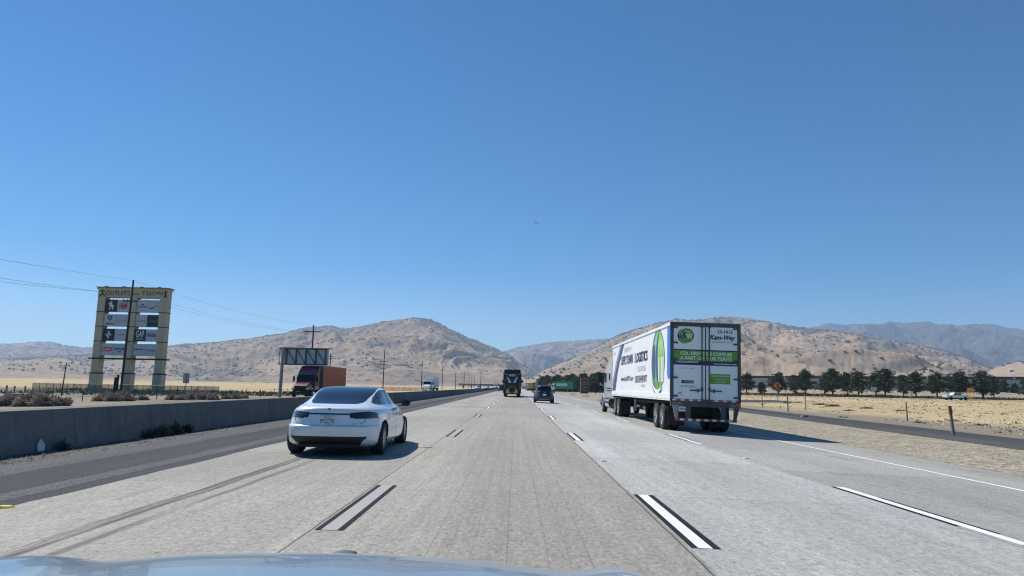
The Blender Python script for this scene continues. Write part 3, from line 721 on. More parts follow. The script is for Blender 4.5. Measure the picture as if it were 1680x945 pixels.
# ---------------------------------------------------------------- dark SUV ahead
def small_car(name, label, loc, L, W, H, paint, kind='suv', rotz=0, detail=True, group=None, front=False):
    t = thing(name, label, 'car', loc, rotz, group); w = W/2
    if kind == 'suv':
        lv = [(.26, .22, L-.25, w*.90, 5, 4), (.38, .05, L-.06, w*.97, 4.2, 3.5), (.55, .0, L, w, 3.8, 3.2), (.75, .05, L-.02, w, 3.6, 3), (.90, .12, L-.15, w*.985, 3.5, 3), (1.0, .16, L-.45, w*.97, 3.5, 3), (1.07, .18, L-.95, w*.93, 3.5, 3.2), (1.14, .22, L-1.15, w*.87, 3.6, 3.4), (1.28, .33, L-1.42, w*.82, 3.8, 3.6), (H-.22, .42, L-1.7, w*.77, 4, 3.8), (H-.1, .48, L-1.9, w*.70, 4, 3.6), (H-.03, .52, L-2.1, w*.62, 3.6, 3.4), (H, .9, L-2.4, w*.35, 3, 3)]
    else:
        lv = [(.22, .25, L-.25, w*.88, 5, 4), (.34, .05, L-.06, w*.96, 4.2, 3.5), (.5, .0, L, w, 3.8, 3.2), (.66, .03, L-.02, w, 3.6, 3), (.78, .07, L-.2, w*.985, 3.5, 3), (.88, .12, L-.6, w*.96, 3.5, 3), (.95, .3, L-1.15, w*.90, 3.5, 3.2), (1.03, .6, L-1.35, w*.85, 3.6, 3.4), (1.18, .95, L-1.75, w*.78, 3.8, 3.6), (H-.08, 1.3, L-2.1, w*.68, 4, 3.6), (H-.02, 1.55, L-2.35, w*.58, 3.6, 3.4), (H, 1.9, L-2.6, w*.3, 3, 3)]
    rw = .34 if kind == 'suv' else .32; ia = arch([(.85, rw), (L-.92, rw)], rw+.05); bz = lv[7][0]; tz = H-.13
    def rg(c, n):
        ax = abs(c.x)
        if ia(c) and ax > w*.6: return None
        if c.z < lv[2][0]-.12 and (c.y < .5 or .5 < c.y < L-.5): return 'cladding'
        if bz < c.z < tz:
            if n.y < -.3 and c.y < L/2 and ax < w*.80: return 'rear_window'
            if n.y > .3 and c.y > L/2 and ax < w*.80: return 'windscreen'
            if abs(n.x) > .6 and lv[8][1]+.35 < c.y < lv[8][2]-.2 and abs(c.y-L*.48) > .05: return 'side'+('L' if c.x < 0 else 'R')
        if n.y < -.3 and bz-.22 < c.z < bz-.05 and ax > w*.62: return 'lampL' if c.x < 0 else 'lampR'
        if n.y > .3 and .62 < c.z < .78 and ax > w*.6 and c.y > L-.7: return 'headL' if c.x < 0 else 'headR'
        if n.y > .5 and .4 < c.z < .72 and ax < w*.5 and c.y > L-.4: return 'grille'
        return 'body'
    ms = dict(body=paint, cladding=M['dark_plastic'], rear_window=M['glass'], windscreen=M['glass'], sideL=M['side_glass'], sideR=M['side_glass'], lampL=M['red_lens'], lampR=M['red_lens'], headL=M['clear_lens'], headR=M['clear_lens'], grille=M['dark_plastic'])
    nn = dict(sideL='side_window', sideR='side_window', lampL='tail_lamp', lampR='tail_lamp', headL='headlight', headR='headlight')
    sliced(lv, rg, ms, t, 140, 56, nn)
    MB().b2(-w*.82, w*.82, .5, L-.5, .2, .6).build('underbody', M['chassis'], t)
    for sx in (-1, 1):
        for y in (.85, L-.92): wheel(t, sx*(w-.115), y, rw, .22, 'alloy', 7, sx)
        MB().box((sx*(w+.08), L-1.75, 1.02 if kind == 'suv' else .93), (.19, .12, .15)).build('door_mirror', paint, t, False, .03)
    if detail:
        p = MB().b2(-.16, .16, -.02, .02, -.08, .08).build('licence_plate', M['white_sign'], t, False, 0, (0, .02, .80))
        MB().b2(-w*.55, w*.55, .0, .03, .335, .40).build('bumper_trim', M['sign_back'], t)
    return t
suv = small_car('suv', 'dark grey compact suv driving ahead, right of the navy motor coach', (xat(893, 67)-.0, 66.5, g(3.1)), 4.55, 1.86, 1.66, M['dark_grey_paint'], 'suv', 0)
m = MB(); m.prism([(-.05, .02), (-.02, .05), (.02, .05), (.05, .02), (.03, .04), (0, .0), (-.03, .04)], (0, .09, .98), (1, 0, 0), (0, 0, 1), .01); m.build('badge', M['chrome'], suv)

# ---------------------------------------------------------------- motor coach and the off-roader it tows
CX, CY = xat(840, 100), 101.5
k = thing('motor_coach', 'navy motor coach with silver swirl graphics on its tall rear, towing an off-roader', 'coach', (CX, CY, g(CX)))
MB().b2(-1.27, 1.27, 0, 12.2, .42, 3.62).build('body', M['coach_navy'], k, R(40), .12)
m = MB(); m.b2(-1.20, 1.20, .05, 12.0, 3.60, 3.78); m.build('roof_cap', M['coach_navy'], k, R(40), .06)
for x, w_ in ((-.62, .32), (.38, .26)): MB().b2(x-w_/2, x+w_/2, .3, 1.2, 3.77, 3.95).build('roof_vent', M['sign_back'], k, False, .03)
MB().b2(-1.18, 1.18, 1.6, 2.5, 3.77, 3.90).build('roof_air_conditioner', M['black'], k, False, .03)
m = MB()
for a, b, c, d in ((-.52, .55, 2.92, 3.03), (-.45, .42, 3.12, 3.2)): m.b2(a, b, -.03, .0, c, d)
m.build('silver_stripe', M['coach_silver'], k)
for sx in (-1, 1):
    m = MB(); pts = [(.76*sx, 2.80), (.60*sx, 2.62), (.44*sx, 2.40), (.32*sx, 2.18), (.30*sx, 2.02), (.50*sx, 2.0)]
    po = [(.50*sx, 2.0), (.58*sx, 2.12), (.56*sx, 2.3), (.66*sx, 2.52), (.80*sx, 2.74), (.80*sx, 2.82), (.66*sx, 2.80), (.48*sx, 2.6), (.30*sx, 2.36), (.16*sx, 2.10), (.12*sx, 1.98)]
    m.prism(po[::1], (0, 0, 0), (1, 0, 0), (0, 0, 1), .03); m.v = [(x, y-.03-min(0, 0), z) for x, y, z in m.v]; m.build('swirl', M['coach_silver'], k)
    m = MB(); m.path([(sx*1.25, -.012, 3.35), (sx*.9, -.012, 3.16), (sx*.6, -.012, 3.1)], .018, 4); m.build('pinstripe', M['coach_silver'], k)
    m = MB(); m.path([(sx*1.25, -.012, 2.35), (sx*.8, -.012, 2.42), (sx*.7, -.012, 2.40)], .018, 4); m.build('pinstripe', M['coach_silver'], k)
    m = MB(); m.b2(sx*1.10-.09, sx*1.10+.09, -.03, 0, 1.05, 1.75); m.build('tail_lamp', M['red_lens'], k)
    MB().b2(sx*1.08-.12, sx*1.08+.12, -.015, 0, 1.8, 2.0).build('lower_band', M['coach_tan'], k)
    MB().b2(sx*1.31-.02, sx*1.31+.02, 3.0, 8.5, 1.0, 3.0).build('slide_out', M['coach_blue'], k)
    for y in (2.3, 3.6, 10.4): wheel(k, sx*1.06, y, .51, .30, 'steel_rim', 6, sx)
    MB().box((sx*1.5, 11.9, 2.3), (.28, .16, .5)).build('mirror', M['black'], k, False, .03)
MB().b2(-.62, .62, -.02, 0, 1.95, 2.75).build('rear_panel', M['coach_blue'], k)
MB().b2(-1.22, 1.22, -.06, .2, .42, .72).build('bumper', M['chassis'], k, False, .04)

jp = thing('off_roader', 'lime yellow off-roader with black hard top and rear spare wheel, towed behind the coach', 'off-roader', (CX+.0, CY-4.9, g(CX)))
MB().b2(-.77, .77, 0, 2.3, .55, 1.18).build('tub', M['lime'], jp, R(40), .05)
MB().b2(-.72, .72, 2.2, 3.65, .6, 1.15).build('bonnet', M['lime'], jp, R(40), .06)
m = MB(); m.box((0, 1.15, 1.50), (1.50, 2.25, .66), taper=(.90, .93)); m.build('hard_top', M['dark_plastic'], jp, R(40), .05)
MB().b2(-.52, .52, -.03, .02, 1.24, 1.66).build('rear_window', M['glass'], jp)
sw = wheel(jp, .0, -.20, .40, .24, 'dark_plastic', 6, -1, 1.02, 'spare_wheel'); sw.rotation_euler = (0, 0, R(90))
MB().b2(-.78, .78, -.16, .0, .42, .56).build('bumper', M['chassis'], jp, False, .03)
MB().b2(-.22, -.0, -.03, 0, -.07, .07).build('licence_plate', M['white_sign'], jp, loc=(-.42, 0, .66))
MB().tube((0, 3.6, .5), (0, 4.9, .5), .05).build('tow_bar', M['chassis'], jp)
for sx in (-1, 1):
    MB().b2(sx*.69-.07, sx*.69+.07, -.04, 0, .95, 1.13).build('tail_lamp', M['red_lens'], jp)
    m = MB(); m.b2(sx*.83-.11, sx*.83+.11, .25, 1.15, .80, .88); m.build('fender', M['dark_plastic'], jp, False, .02)
    m = MB(); m.b2(sx*.83-.11, sx*.83+.11, 2.6, 3.5, .80, .88); m.build('fender', M['dark_plastic'], jp, False, .02)
    for y in (.68, 3.05): wheel(jp, sx*.76, y, .40, .26, 'dark_plastic', 6, sx)

# ---------------------------------------------------------------- white articulated lorry on the right
TR = thing('semi_truck', 'white articulated lorry with a green round emblem and recruiting panels on its trailer', 'truck', (7.03, 26.6, g(7.03)), R(-0.1))
TR.rotation_euler = (0, R(1.0), R(0.0))
HW, TL, Z0, Z1 = 1.295, 16.1, 1.16, 4.08
bx = MB(); bx.b2(-HW+.01, HW-.01, .06, TL, 1.42, Z1-.02)
s = NT('trailer_side'); Xo, Yo, Zo = s.xyz(); nz = s.noise(1.1, 4, .6); nst = s.noise(5, 4, .65, (1, 1, .05))
fr = s.math('ABSOLUTE', s.math('SUBTRACT', s.math('FRACT', s.math('DIVIDE', Yo, 1.235)), .5)); ln = s.mr(fr, .0085, .004)
c = s.ramp(s.math('ADD', s.math('MULTIPLY', nz, .5), s.math('MULTIPLY', nst, .5)), [(.3, (.80, .81, .81)), (.6, (.88, .885, .88))])
s.col(s.mix(s.math('MULTIPLY', ln, .6), c, (.36, .38, .40))); s.set(Roughness=.35, Specular_IOR_Level=.5); M['trailer_side'] = s.m
TB = bx.build('trailer_body', M['trailer_side'], TR)
m = MB()
for sx in (-1, 1): m.b2(sx*HW-.03, sx*HW+.03, .04, TL, Z1-.12, Z1)
m.b2(-HW, HW, TL-.02, TL+.03, 1.2, Z1); o = m.build('top_rail', M['trailer_white'], TB, False, .01)
for sx in (-1, 1):
    m = MB(); m.b2(sx*HW-.022, sx*HW+.022, .04, TL, Z0, 1.425); o = m.build('lower_rail', M['trailer_white'], TB)
    rv = MB()
    for i in range(62): rv.tube((sx*(HW+.02), .25+.255*i, 1.215), (sx*(HW+.032), .25+.255*i, 1.215), .022, 6)
    rv.build('rail_rivets', M['dark_steel'], o)
m = MB(); m.b2(-HW+.02, HW-.02, .1, TL, Z0+.02, 1.41)
for i in range(26): m.b2(-HW+.05, HW-.05, .5+.6*i, .56+.6*i, Z0-.1, Z0+.03)
for sx in (-.45, .45): m.b2(sx-.06, sx+.06, .1, TL-.5, .92, Z0)
m.build('trailer_chassis', M['chassis'], TR)
# printing on the left side (reads from front to rear)
UX, UZ = (0, -1, 0), (0, 0, 1); SXL = -HW-.004
def left_text(txt, y0, y1, zc, h, mat, off=.02, shear=0, name='side_lettering'):
    mb = MB(); put_text(mb, txt, (SXL-.002, (y0+y1)/2, zc), UX, UZ, abs(y1-y0), h, off, shear); mb.keep = True; return mb.build(name, mat, TB)
left_text('SUPPLY CHAIN', 12.55, 8.75, 3.07, .47, M['navy'], .03)
left_text('|', 8.36, 8.30, 3.07, .52, M['grey_mark'], 0)
left_text('LOGISTICS', 7.9, 4.75, 3.05, .47, M['navy'], .03)
left_text('LEADERS IN', 11.5, 9.3, 3.60, .22, M['grey_mark'], .0)
left_text('SOLUTIONS', 7.3, 5.2, 2.50, .24, M['grey_mark'], .0)
left_text('www.shipKWT.com', 12.55, 8.55, 2.06, .33, M['navy'], .02)
left_text('1.833.SHIPKWT', 8.0, 4.85, 2.03, .33, M['navy'], .02)
left_text('MC # 275', 6.2, 5.2, 1.72, .12, M['grey_mark'])
left_text('KWT 1012', 15.8, 14.9, 3.6, .16, M['grey_mark'])
def left_shape(poly, mat, name, dx=0.0):              # poly in (front-to-rear metres from y0, z)
    mb = MB(); mb.add([(SXL-dx, y, z) for y, z in poly], [tuple(range(len(poly)))]); return mb.build(name, mat, TB)
left_shape([(12.5, 3.98), (11.6, 3.98), (13.25, 3.0), (14.1, 2.3), (14.75, 1.45), (16.0, 1.45), (15.4, 2.0), (14.2, 3.0)], M['steel_blue'], 'side_stripe')
left_shape([(12.95, 3.98), (12.75, 3.98), (14.45, 3.0), (15.6, 2.0), (15.95, 1.7), (15.95, 1.95), (14.7, 3.0)], M['grey_mark'], 'side_stripe')
EC, EZ, ER = 2.45, 2.71, 1.29
left_shape([(EC+ER*1.02*math.cos(t*PI/24), EZ+ER*math.sin(t*PI/24)) for t in range(48)], M['steel_blue'], 'side_emblem')
s = NT('emblem_green'); zz = s.xyz(); s.col(s.ramp(s.mr(zz[2], 1.5, 4.0), [(0, (.14, .36, .04)), (.5, (.22, .48, .10)), (.75, (.40, .66, .26)), (1, (.18, .44, .06))])); s.set(Roughness=.4); M['emblem_green'] = s.m
left_shape([(EC-.03+ER*.97*math.cos(t*PI/24), EZ+ER*.955*math.sin(t*PI/24)) for t in range(48)], M['emblem_green'], 'side_emblem', .002)
def crescent(r, a0, a1, th, cx, cz, n=26, sy=1.0):
    o_ = []; i_ = []
    for q in range(n+1):
        t = a0+(a1-a0)*q/n; w_ = th*max(0.0, math.sin(PI*q/n))**.7
        o_.append((cx+r*math.cos(t), cz+sy*r*math.sin(t))); i_.append((cx+(r-w_)*math.cos(t), cz+sy*(r-w_)*math.sin(t)))
    return o_+i_[::-1]
def left_band(pts, mat, name, dx):
    n = len(pts)//2; o_, i_ = pts[:n], pts[n:][::-1]; mb = MB(); mb.v = [(SXL-dx, y, z) for y, z in o_]+[(SXL-dx, y, z) for y, z in i_]
    mb.f = [(k, k+1, n+k+1, n+k) for k in range(n-1)]; return mb.build(name, mat, TB)
left_band(crescent(1.72, R(-70), R(62), .20, 1.9, 2.72, 26, .82), M['steel_blue'], 'side_swoosh', .004)
left_band(crescent(1.62, R(-128), R(-35), .16, 2.55, 3.02, 20), M['trailer_white'], 'side_swoosh', .005)
left_band(crescent(1.66, R(-130), R(-45), .10, 2.5, 2.96, 20), M['steel_blue'], 'side_swoosh', .0055)
left_shape([(3.42, 3.3), (2.95, 3.45), (2.95, 1.95), (3.42, 2.15)], M['steel_blue'], 'side_initial', .006)
left_band(crescent(1.2, R(-66), R(66), .40, 1.68, 2.78, 22), M['steel_blue'], 'side_initial', .0065)
for a in (2.25, 1.78, 1.45): left_shape([(a, 2.85), (a-.19, 2.85), (a-.19, 1.85), (a, 1.85)], M['trailer_white'], 'side_initial', .006)
left_shape([(.62, 3.98), (.04, 3.98), (.04, 1.98), (.45, 1.98), (.62, 2.12)], M['bright_blue'], 'corner_panel', .001)
# rear frame and doors
m = MB(); m.b2(-HW-.02, HW+.02, -.03, .08, Z1-.13, Z1+.02); m.b2(-HW-.02, -HW+.10, -.03, .08, Z0, Z1-.13); m.b2(HW-.10, HW+.02, -.03, .08, Z0, Z1-.13)
RF = m.build('rear_frame', M['dark_steel'], TR, False, .008)
DOORS = []
for sx in (-1, 1):
    a, b = sorted((sx*.012, sx*(HW-.10))); d = MB().b2(a+.002, b-.002, -.012, .05, 1.24, Z1-.135).build('rear_door', M['trailer_white'], TR, False, .006); DOORS.append(d)
    for x in (sx*.135, ):
        m = MB(); m.tube((x, -.045, 1.12), (x, -.045, Z1-.06), .022, 8); m.box((x, -.05, Z1-.11), (.09, .05, .13)); m.box((x, -.05, 1.17), (.09, .05, .16)); m.box((x, -.045, 1.62), (.075, .05, .10)); m.build('lock_rod', M['dark_steel'], d)
    m = MB(); m.box((sx*.36, -.055, 1.56), (.46, .03, .045)); m.box((sx*.30, -.06, 1.56), (.05, .04, .13)); m.build('lock_handle', M['dark_steel'], d)
    for z in (3.90, 3.32, 2.70, 2.02, 1.34):
        m = MB(); m.box((sx*(HW-.17), -.03, z), (.17, .035, .065)); m.tube((sx*(HW-.06), -.045, z-.05), (sx*(HW-.06), -.045, z+.05), .03, 8); m.build('door_hinge', M['dark_steel'], d)
MB().b2(-.014, .014, -.022, .02, 1.22, Z1-.13).build('door_seal', M['black'], TR)
# printing on the doors, laid on as decals
def rear_rect(x0, x1, z0, z1, mat, name, d=0, dy=0.0): mb = MB(); mb.b2(x0, x1, -.0135-dy, -.012, z0, z1); return mb.build(name, mat, DOORS[d])
def rear_text(txt, x0, x1, zc, h, mat, d=0, off=.02, shear=0, dy=.004):
    mb = MB(); put_text(mb, txt, ((x0+x1)/2, -.0145-dy, zc), (1, 0, 0), UZ, x1-x0, h, off, shear); mb.keep = True; return mb.build('door_lettering', mat, DOORS[d])
for d, (xa, xb) in enumerate(((-HW+.102, -.02), (.02, HW-.102))):
    rear_rect(xa, xb, 2.66, 3.04, M['green_print'], 'green_band', d); rear_rect(xa, xb, 3.04, 3.085, M['navy'], 'navy_band', d); rear_rect(xa, xb, 2.50, 2.66, M['navy'], 'navy_band', d)
rear_text('CDL DRIV', -.95, -.165, 2.935, .135, M['pale_mark'], 0, .03); rear_text('E', -.115, -.035, 2.935, .135, M['pale_mark'], 0, .03)
rear_text('R', .03, .115, 2.935, .135, M['pale_mark'], 1, .03); rear_text('S COME BE', .165, .98, 2.935, .135, M['pale_mark'], 1, .03)
rear_text('A PART O', -.95, -.165, 2.76, .135, M['pale_mark'], 0, .03); rear_text('F', -.10, -.035, 2.76, .135, M['pale_mark'], 0, .03)
rear_text('O', .03, .115, 2.76, .135, M['pale_mark'], 1, .03); rear_text('UR TEAM!!', .165, .98, 2.76, .135, M['pale_mark'], 1, .03)
rear_text('1-833-JOINKWT', -1.10, -.25, 2.605, .085, M['white_mark'], 0, .02); rear_text('www.joinkwt.com', .30, 1.16, 2.57, .085, M['white_mark'], 1, .02)
rear_text('23-1012', .44, 1.02, 3.78, .125, M['navy'], 1, .03); rear_text('Kam-Way', .17, 1.12, 3.54, .23, M['navy'], 1, .035, .25)
rear_text('TRANSPORTATION, INC.', .24, .98, 3.385, .05, M['green_print'], 1, .01)
rear_text('SCAN TO LEARN', -.94, -.42, 2.37, .06, M['grey_mark'], 0, .0)
rear_rect(-.90, -.44, 1.82, 1.93, M['navy'], 'small_panel', 0, .001); rear_text('How To Apply', -.80, -.47, 1.875, .055, M['white_mark'], 0, .01)
for a in (-.92, -.63): rear_text('KWT KW', a, a+.26, 1.70, .08, M['grey_mark'], 0, .03)
rear_text('H', -1.02, -.88, 1.46, .08, M['navy'], 0, .03, .35); rear_text('HYUNDAI', -1.07, -.83, 1.375, .03, M['grey_mark'], 0, .01)
m = MB(); m.prism(ellipse(.10, .055, 20, cx=-.95, cy=1.46)[:-1], (0, -.0135, 0), (1, 0, 0), (0, 0, 1), .001) if False else None
rear_rect(.17, .92, 1.83, 2.20, M['green_print'], 'small_panel', 1, .001); rear_text('OWNER OPERATORS', .21, .88, 2.12, .06, M['pale_mark'], 1, .01); rear_text('www.shipkwt.com', .30, .86, 2.0, .05, M['pale_mark'], 1, .01); rear_text('CALL TODAY', .38, .76, 1.90, .05, M['pale_mark'], 1, .01)
LX, LZ = -.70, 3.60
def rear_poly(pts, mat, dy, d=0, name='door_emblem'):
    mb = MB(); mb.add([(x, -.0145-dy, z) for x, z in pts], [tuple(range(len(pts)))]); return mb.build(name, mat, DOORS[d])
def rear_band(pts, mat, dy, d=0):
    n = len(pts)//2; o_, i_ = pts[:n], pts[n:][::-1]; mb = MB(); mb.v = [(x, -.0145-dy, z) for x, z in o_]+[(x, -.0145-dy, z) for x, z in i_]; mb.f = [(q, q+1, n+q+1, n+q) for q in range(n-1)]; return mb.build('door_emblem', mat, DOORS[d])
rear_poly(ellipse(.265, .265, 36, cx=LX, cy=LZ)[:-1], M['navy'], .0); rear_poly(ellipse(.238, .238, 36, cx=LX, cy=LZ)[:-1], M['green_print'], .002)
rear_poly(ellipse(.21, .21, 36, R(0), R(180), cx=LX, cy=LZ-.0), M['emblem_green'], .003)
rear_band(crescent(.37, R(120), R(265), .055, LX+.02, LZ-.02, 20, .85), M['navy'], .004); rear_band(crescent(.40, R(160), R(262), .03, LX+.1, LZ+.02, 20, .8), M['steel_blue'], .005)
rear_text('K', LX-.17, LX+.0, LZ+.02, .24, M['navy'], 0, .05, .15, .006); rear_text('W', LX-.02, LX+.20, LZ-.04, .19, M['white_mark'], 0, .03, 0, .007)
# reflective tape, rear sill, lamps, underride guard
m = MB(); m.b2(-HW, HW, -.03, .10, Z0-.20, Z0+.075); SILL = m.build('rear_sill', M['dark_steel'], TR, False, .008)
for i in range(16):
    x0 = -HW+.05+i*.157
    if abs(x0+.075) < .2: continue
    MB().b2(x0, x0+.15, -.036, -.03, Z0+.015, Z0+.07).build('reflective_tape', M['red_print'] if i % 2 else M['white_sign'], SILL)
for x in (-1.17, -.98, .98, 1.17):
    m = MB(); m.tube((x, -.05, 1.03), (x, -.02, 1.03), .085, 16); o = m.build('tail_lamp', M['sign_back'], TR); MB().tube((x, -.056, 1.03), (x, -.049, 1.03), .062, 16).build('lens', M['red_lens'], o)
m = MB(); m.b2(-1.13, 1.13, -.10, .0, .44, .535); GD = m.build('underride_guard', M['dark_steel'], TR, False, .006)
for i in range(15):
    x0 = -1.115+i*.149; MB().b2(x0, x0+.146, -.106, -.10, .452, .528).build('reflective_tape', M['red_print'] if i % 2 == 0 else M['white_sign'], GD)
for sx in (-1, 1):
    MB().b2(sx*.65-.085, sx*.65+.085, -.07, .03, .53, 1.0).build('guard_post', M['dark_steel'], TR)
    m = MB(); m.prism([(sx*1.24, 1.0), (sx*1.04, 1.0), (sx*1.02, .535), (sx*1.13, .535)], (0, .0, 0), (1, 0, 0), (0, 0, 1), .06); m.build('guard_strut', M['grey_steel'] if sx < 0 else M['dark_steel'], TR)
    MB().b2(sx*.86-.32, sx*.86+.32, 1.05, 1.07, .22, .98).build('mud_flap', M['rubber'], TR)
    for y in (1.75, 3.0):
        wheel(TR, sx*1.13, y, .51, .28, 'steel_rim', 5, sx, rim_r=.62); wheel(TR, sx*.80, y, .51, .28, 'steel_rim', 5, sx, rim_r=.62)
    MB().tube((sx*.55, 12.2, .42), (sx*.55, 12.2, Z0), .07).build('landing_leg', M['grey_steel'], TR)
MB().b2(-.30, .62, .55, .9, .30, .98).build('spare_guard', M['rubber'], TR) if False else None
m = MB(); m.b2(-1.0, 1.0, 1.7, 1.82, .45, .57); m.b2(-1.0, 1.0, 2.95, 3.07, .45, .57); m.b2(-.6, .6, 1.2, 3.6, .62, .95); m.build('bogie', M['chassis'], TR)
MB().b2(-.5, .5, 4.4, 5.2, .55, .95).build('air_tank', M['chassis'], TR)
PLT = MB().b2(-1.0, -.66, -.02, .0, .78, .98).build('licence_plate', M['white_sign'], TR)
m = MB(); put_text(m, '4PA9726', (-.83, -.024, .87), (1, 0, 0), UZ, .28, .08, .01); m.build('plate_number', M['navy'], PLT)
m = MB(); m.path([(.50, .02, .98), (.56, -.03, .9), (.60, -.05, .7), (.62, -.05, .5)], .018, 6); m.build('air_hose', M['white_sign'], TR)
# tractor
c0 = TL-1.6
m = MB(); m.b2(-.45, -.35, c0-1.4, c0+6.6, .62, .92); m.b2(.35, .45, c0-1.4, c0+6.6, .62, .92); m.build('tractor_frame', M['chassis'], TR)
SL = TL+.75
m = MB(); m.prism([(SL, .95), (SL+3.7, .95), (SL+3.7, 2.0), (SL+3.25, 2.75), (SL+2.2, 3.05), (SL+.5, 3.45), (SL, 3.45)], (-1.22, 0, 0), (0, 1, 0), (0, 0, 1), 2.44); CAB = m.build('cab', M['truck_silver'], TR, R(40), .07)
for sx in (-1, 1):
    m = MB(); m.b2(sx*1.228-.008, sx*1.228+.008, SL+2.55, SL+3.3, 1.95, 2.55); m.build('side_window', M['side_glass'], CAB)
    m = MB(); m.b2(sx*1.228-.008, sx*1.228+.008, SL+.75, SL+1.25, 2.1, 2.5); m.build('sleeper_window', M['side_glass'], CAB)
    m = MB(); m.b2(sx*1.235-.012, sx*1.235+.012, SL+.05, SL+2.4, 1.55, 1.62); m.b2(sx*1.235-.012, sx*1.235+.012, SL+.05, SL+2.4, 1.42, 1.46); m.build('side_trim', M['chrome'], CAB)
    m = MB(); m.tube((sx*1.13, SL-.28, .95), (sx*1.13, SL-.28, 3.55), .10, 14); m.build('exhaust_stack', M['chrome'], TR)
    m = MB(); m.path([(sx*1.13, SL-.28, 3.5), (sx*1.13, SL-.30, 3.72), (sx*1.13, SL-.42, 3.86)], .095, 12); m.build('stack_tip', M['black'], TR)
    m = MB(); m.lathe([(0, .32), (.02, .34), (1.6, .34), (1.62, .32)], (sx*.98, SL+.9, .66), 'y', 22); m.build('fuel_tank', M['chrome'], TR, R(40))
    m = MB(); m.b2(sx*1.05-.25, sx*1.05+.25, SL+.6, SL+3.2, .92, .97); m.build('step', M['chrome'], TR)
    m = MB(); m.path([(sx*1.22, SL+3.3, 2.6), (sx*1.52, SL+3.4, 2.62), (sx*1.52, SL+3.4, 1.8), (sx*1.22, SL+3.3, 1.75)], .025, 6); o = m.build('mirror_bracket', M['chrome'], TR)
    MB().box((sx*1.52, SL+3.36, 2.25), (.24, .10, .62)).build('mirror', M['black'], o, False, .03)
    for y in (c0-.55, c0+.78):
        wheel(TR, sx*1.10, y, .51, .29, 'steel_rim', 5, sx, rim_r=.62); wheel(TR, sx*.77, y, .51, .29, 'steel_rim', 5, sx, rim_r=.62)
    m = MB(); m.lathe([(-.16, .60), (.16, .60), (.16, .63), (-.16, .63)], (sx*1.06, SL+4.55, .51), 'x', 30); q = MB(); keep = [f for f in m.f if all(m.v[i][2] > .62 for i in f)]; q.v = m.v; q.f = keep; q.build('front_fender', M['truck_silver'], TR, True)
    wheel(TR, sx*1.06, SL+4.55, .51, .29, 'steel_rim', 5, sx, rim_r=.62)
    MB().b2(sx*.95-.3, sx*.95+.3, c0-1.35, c0-1.33, .2, .9).build('mud_flap', M['rubber'], TR)
m = MB(); m.prism([(SL+3.68, .85), (SL+5.7, .85), (SL+5.75, 1.45), (SL+5.4, 1.85), (SL+3.68, 2.05)], (-.82, 0, 0), (0, 1, 0), (0, 0, 1), 1.64); m.build('bonnet', M['truck_silver'], TR, R(40), .08)
MB().b2(-1.2, 1.2, SL+5.65, SL+5.85, .40, .78).build('front_bumper', M['chrome'], TR, False, .04)
m = MB(); m.tube((-1.02, SL+3.0, 3.0), (-1.02, SL+3.0, 3.35), .05, 8); m.build('horn', M['chrome'], TR)

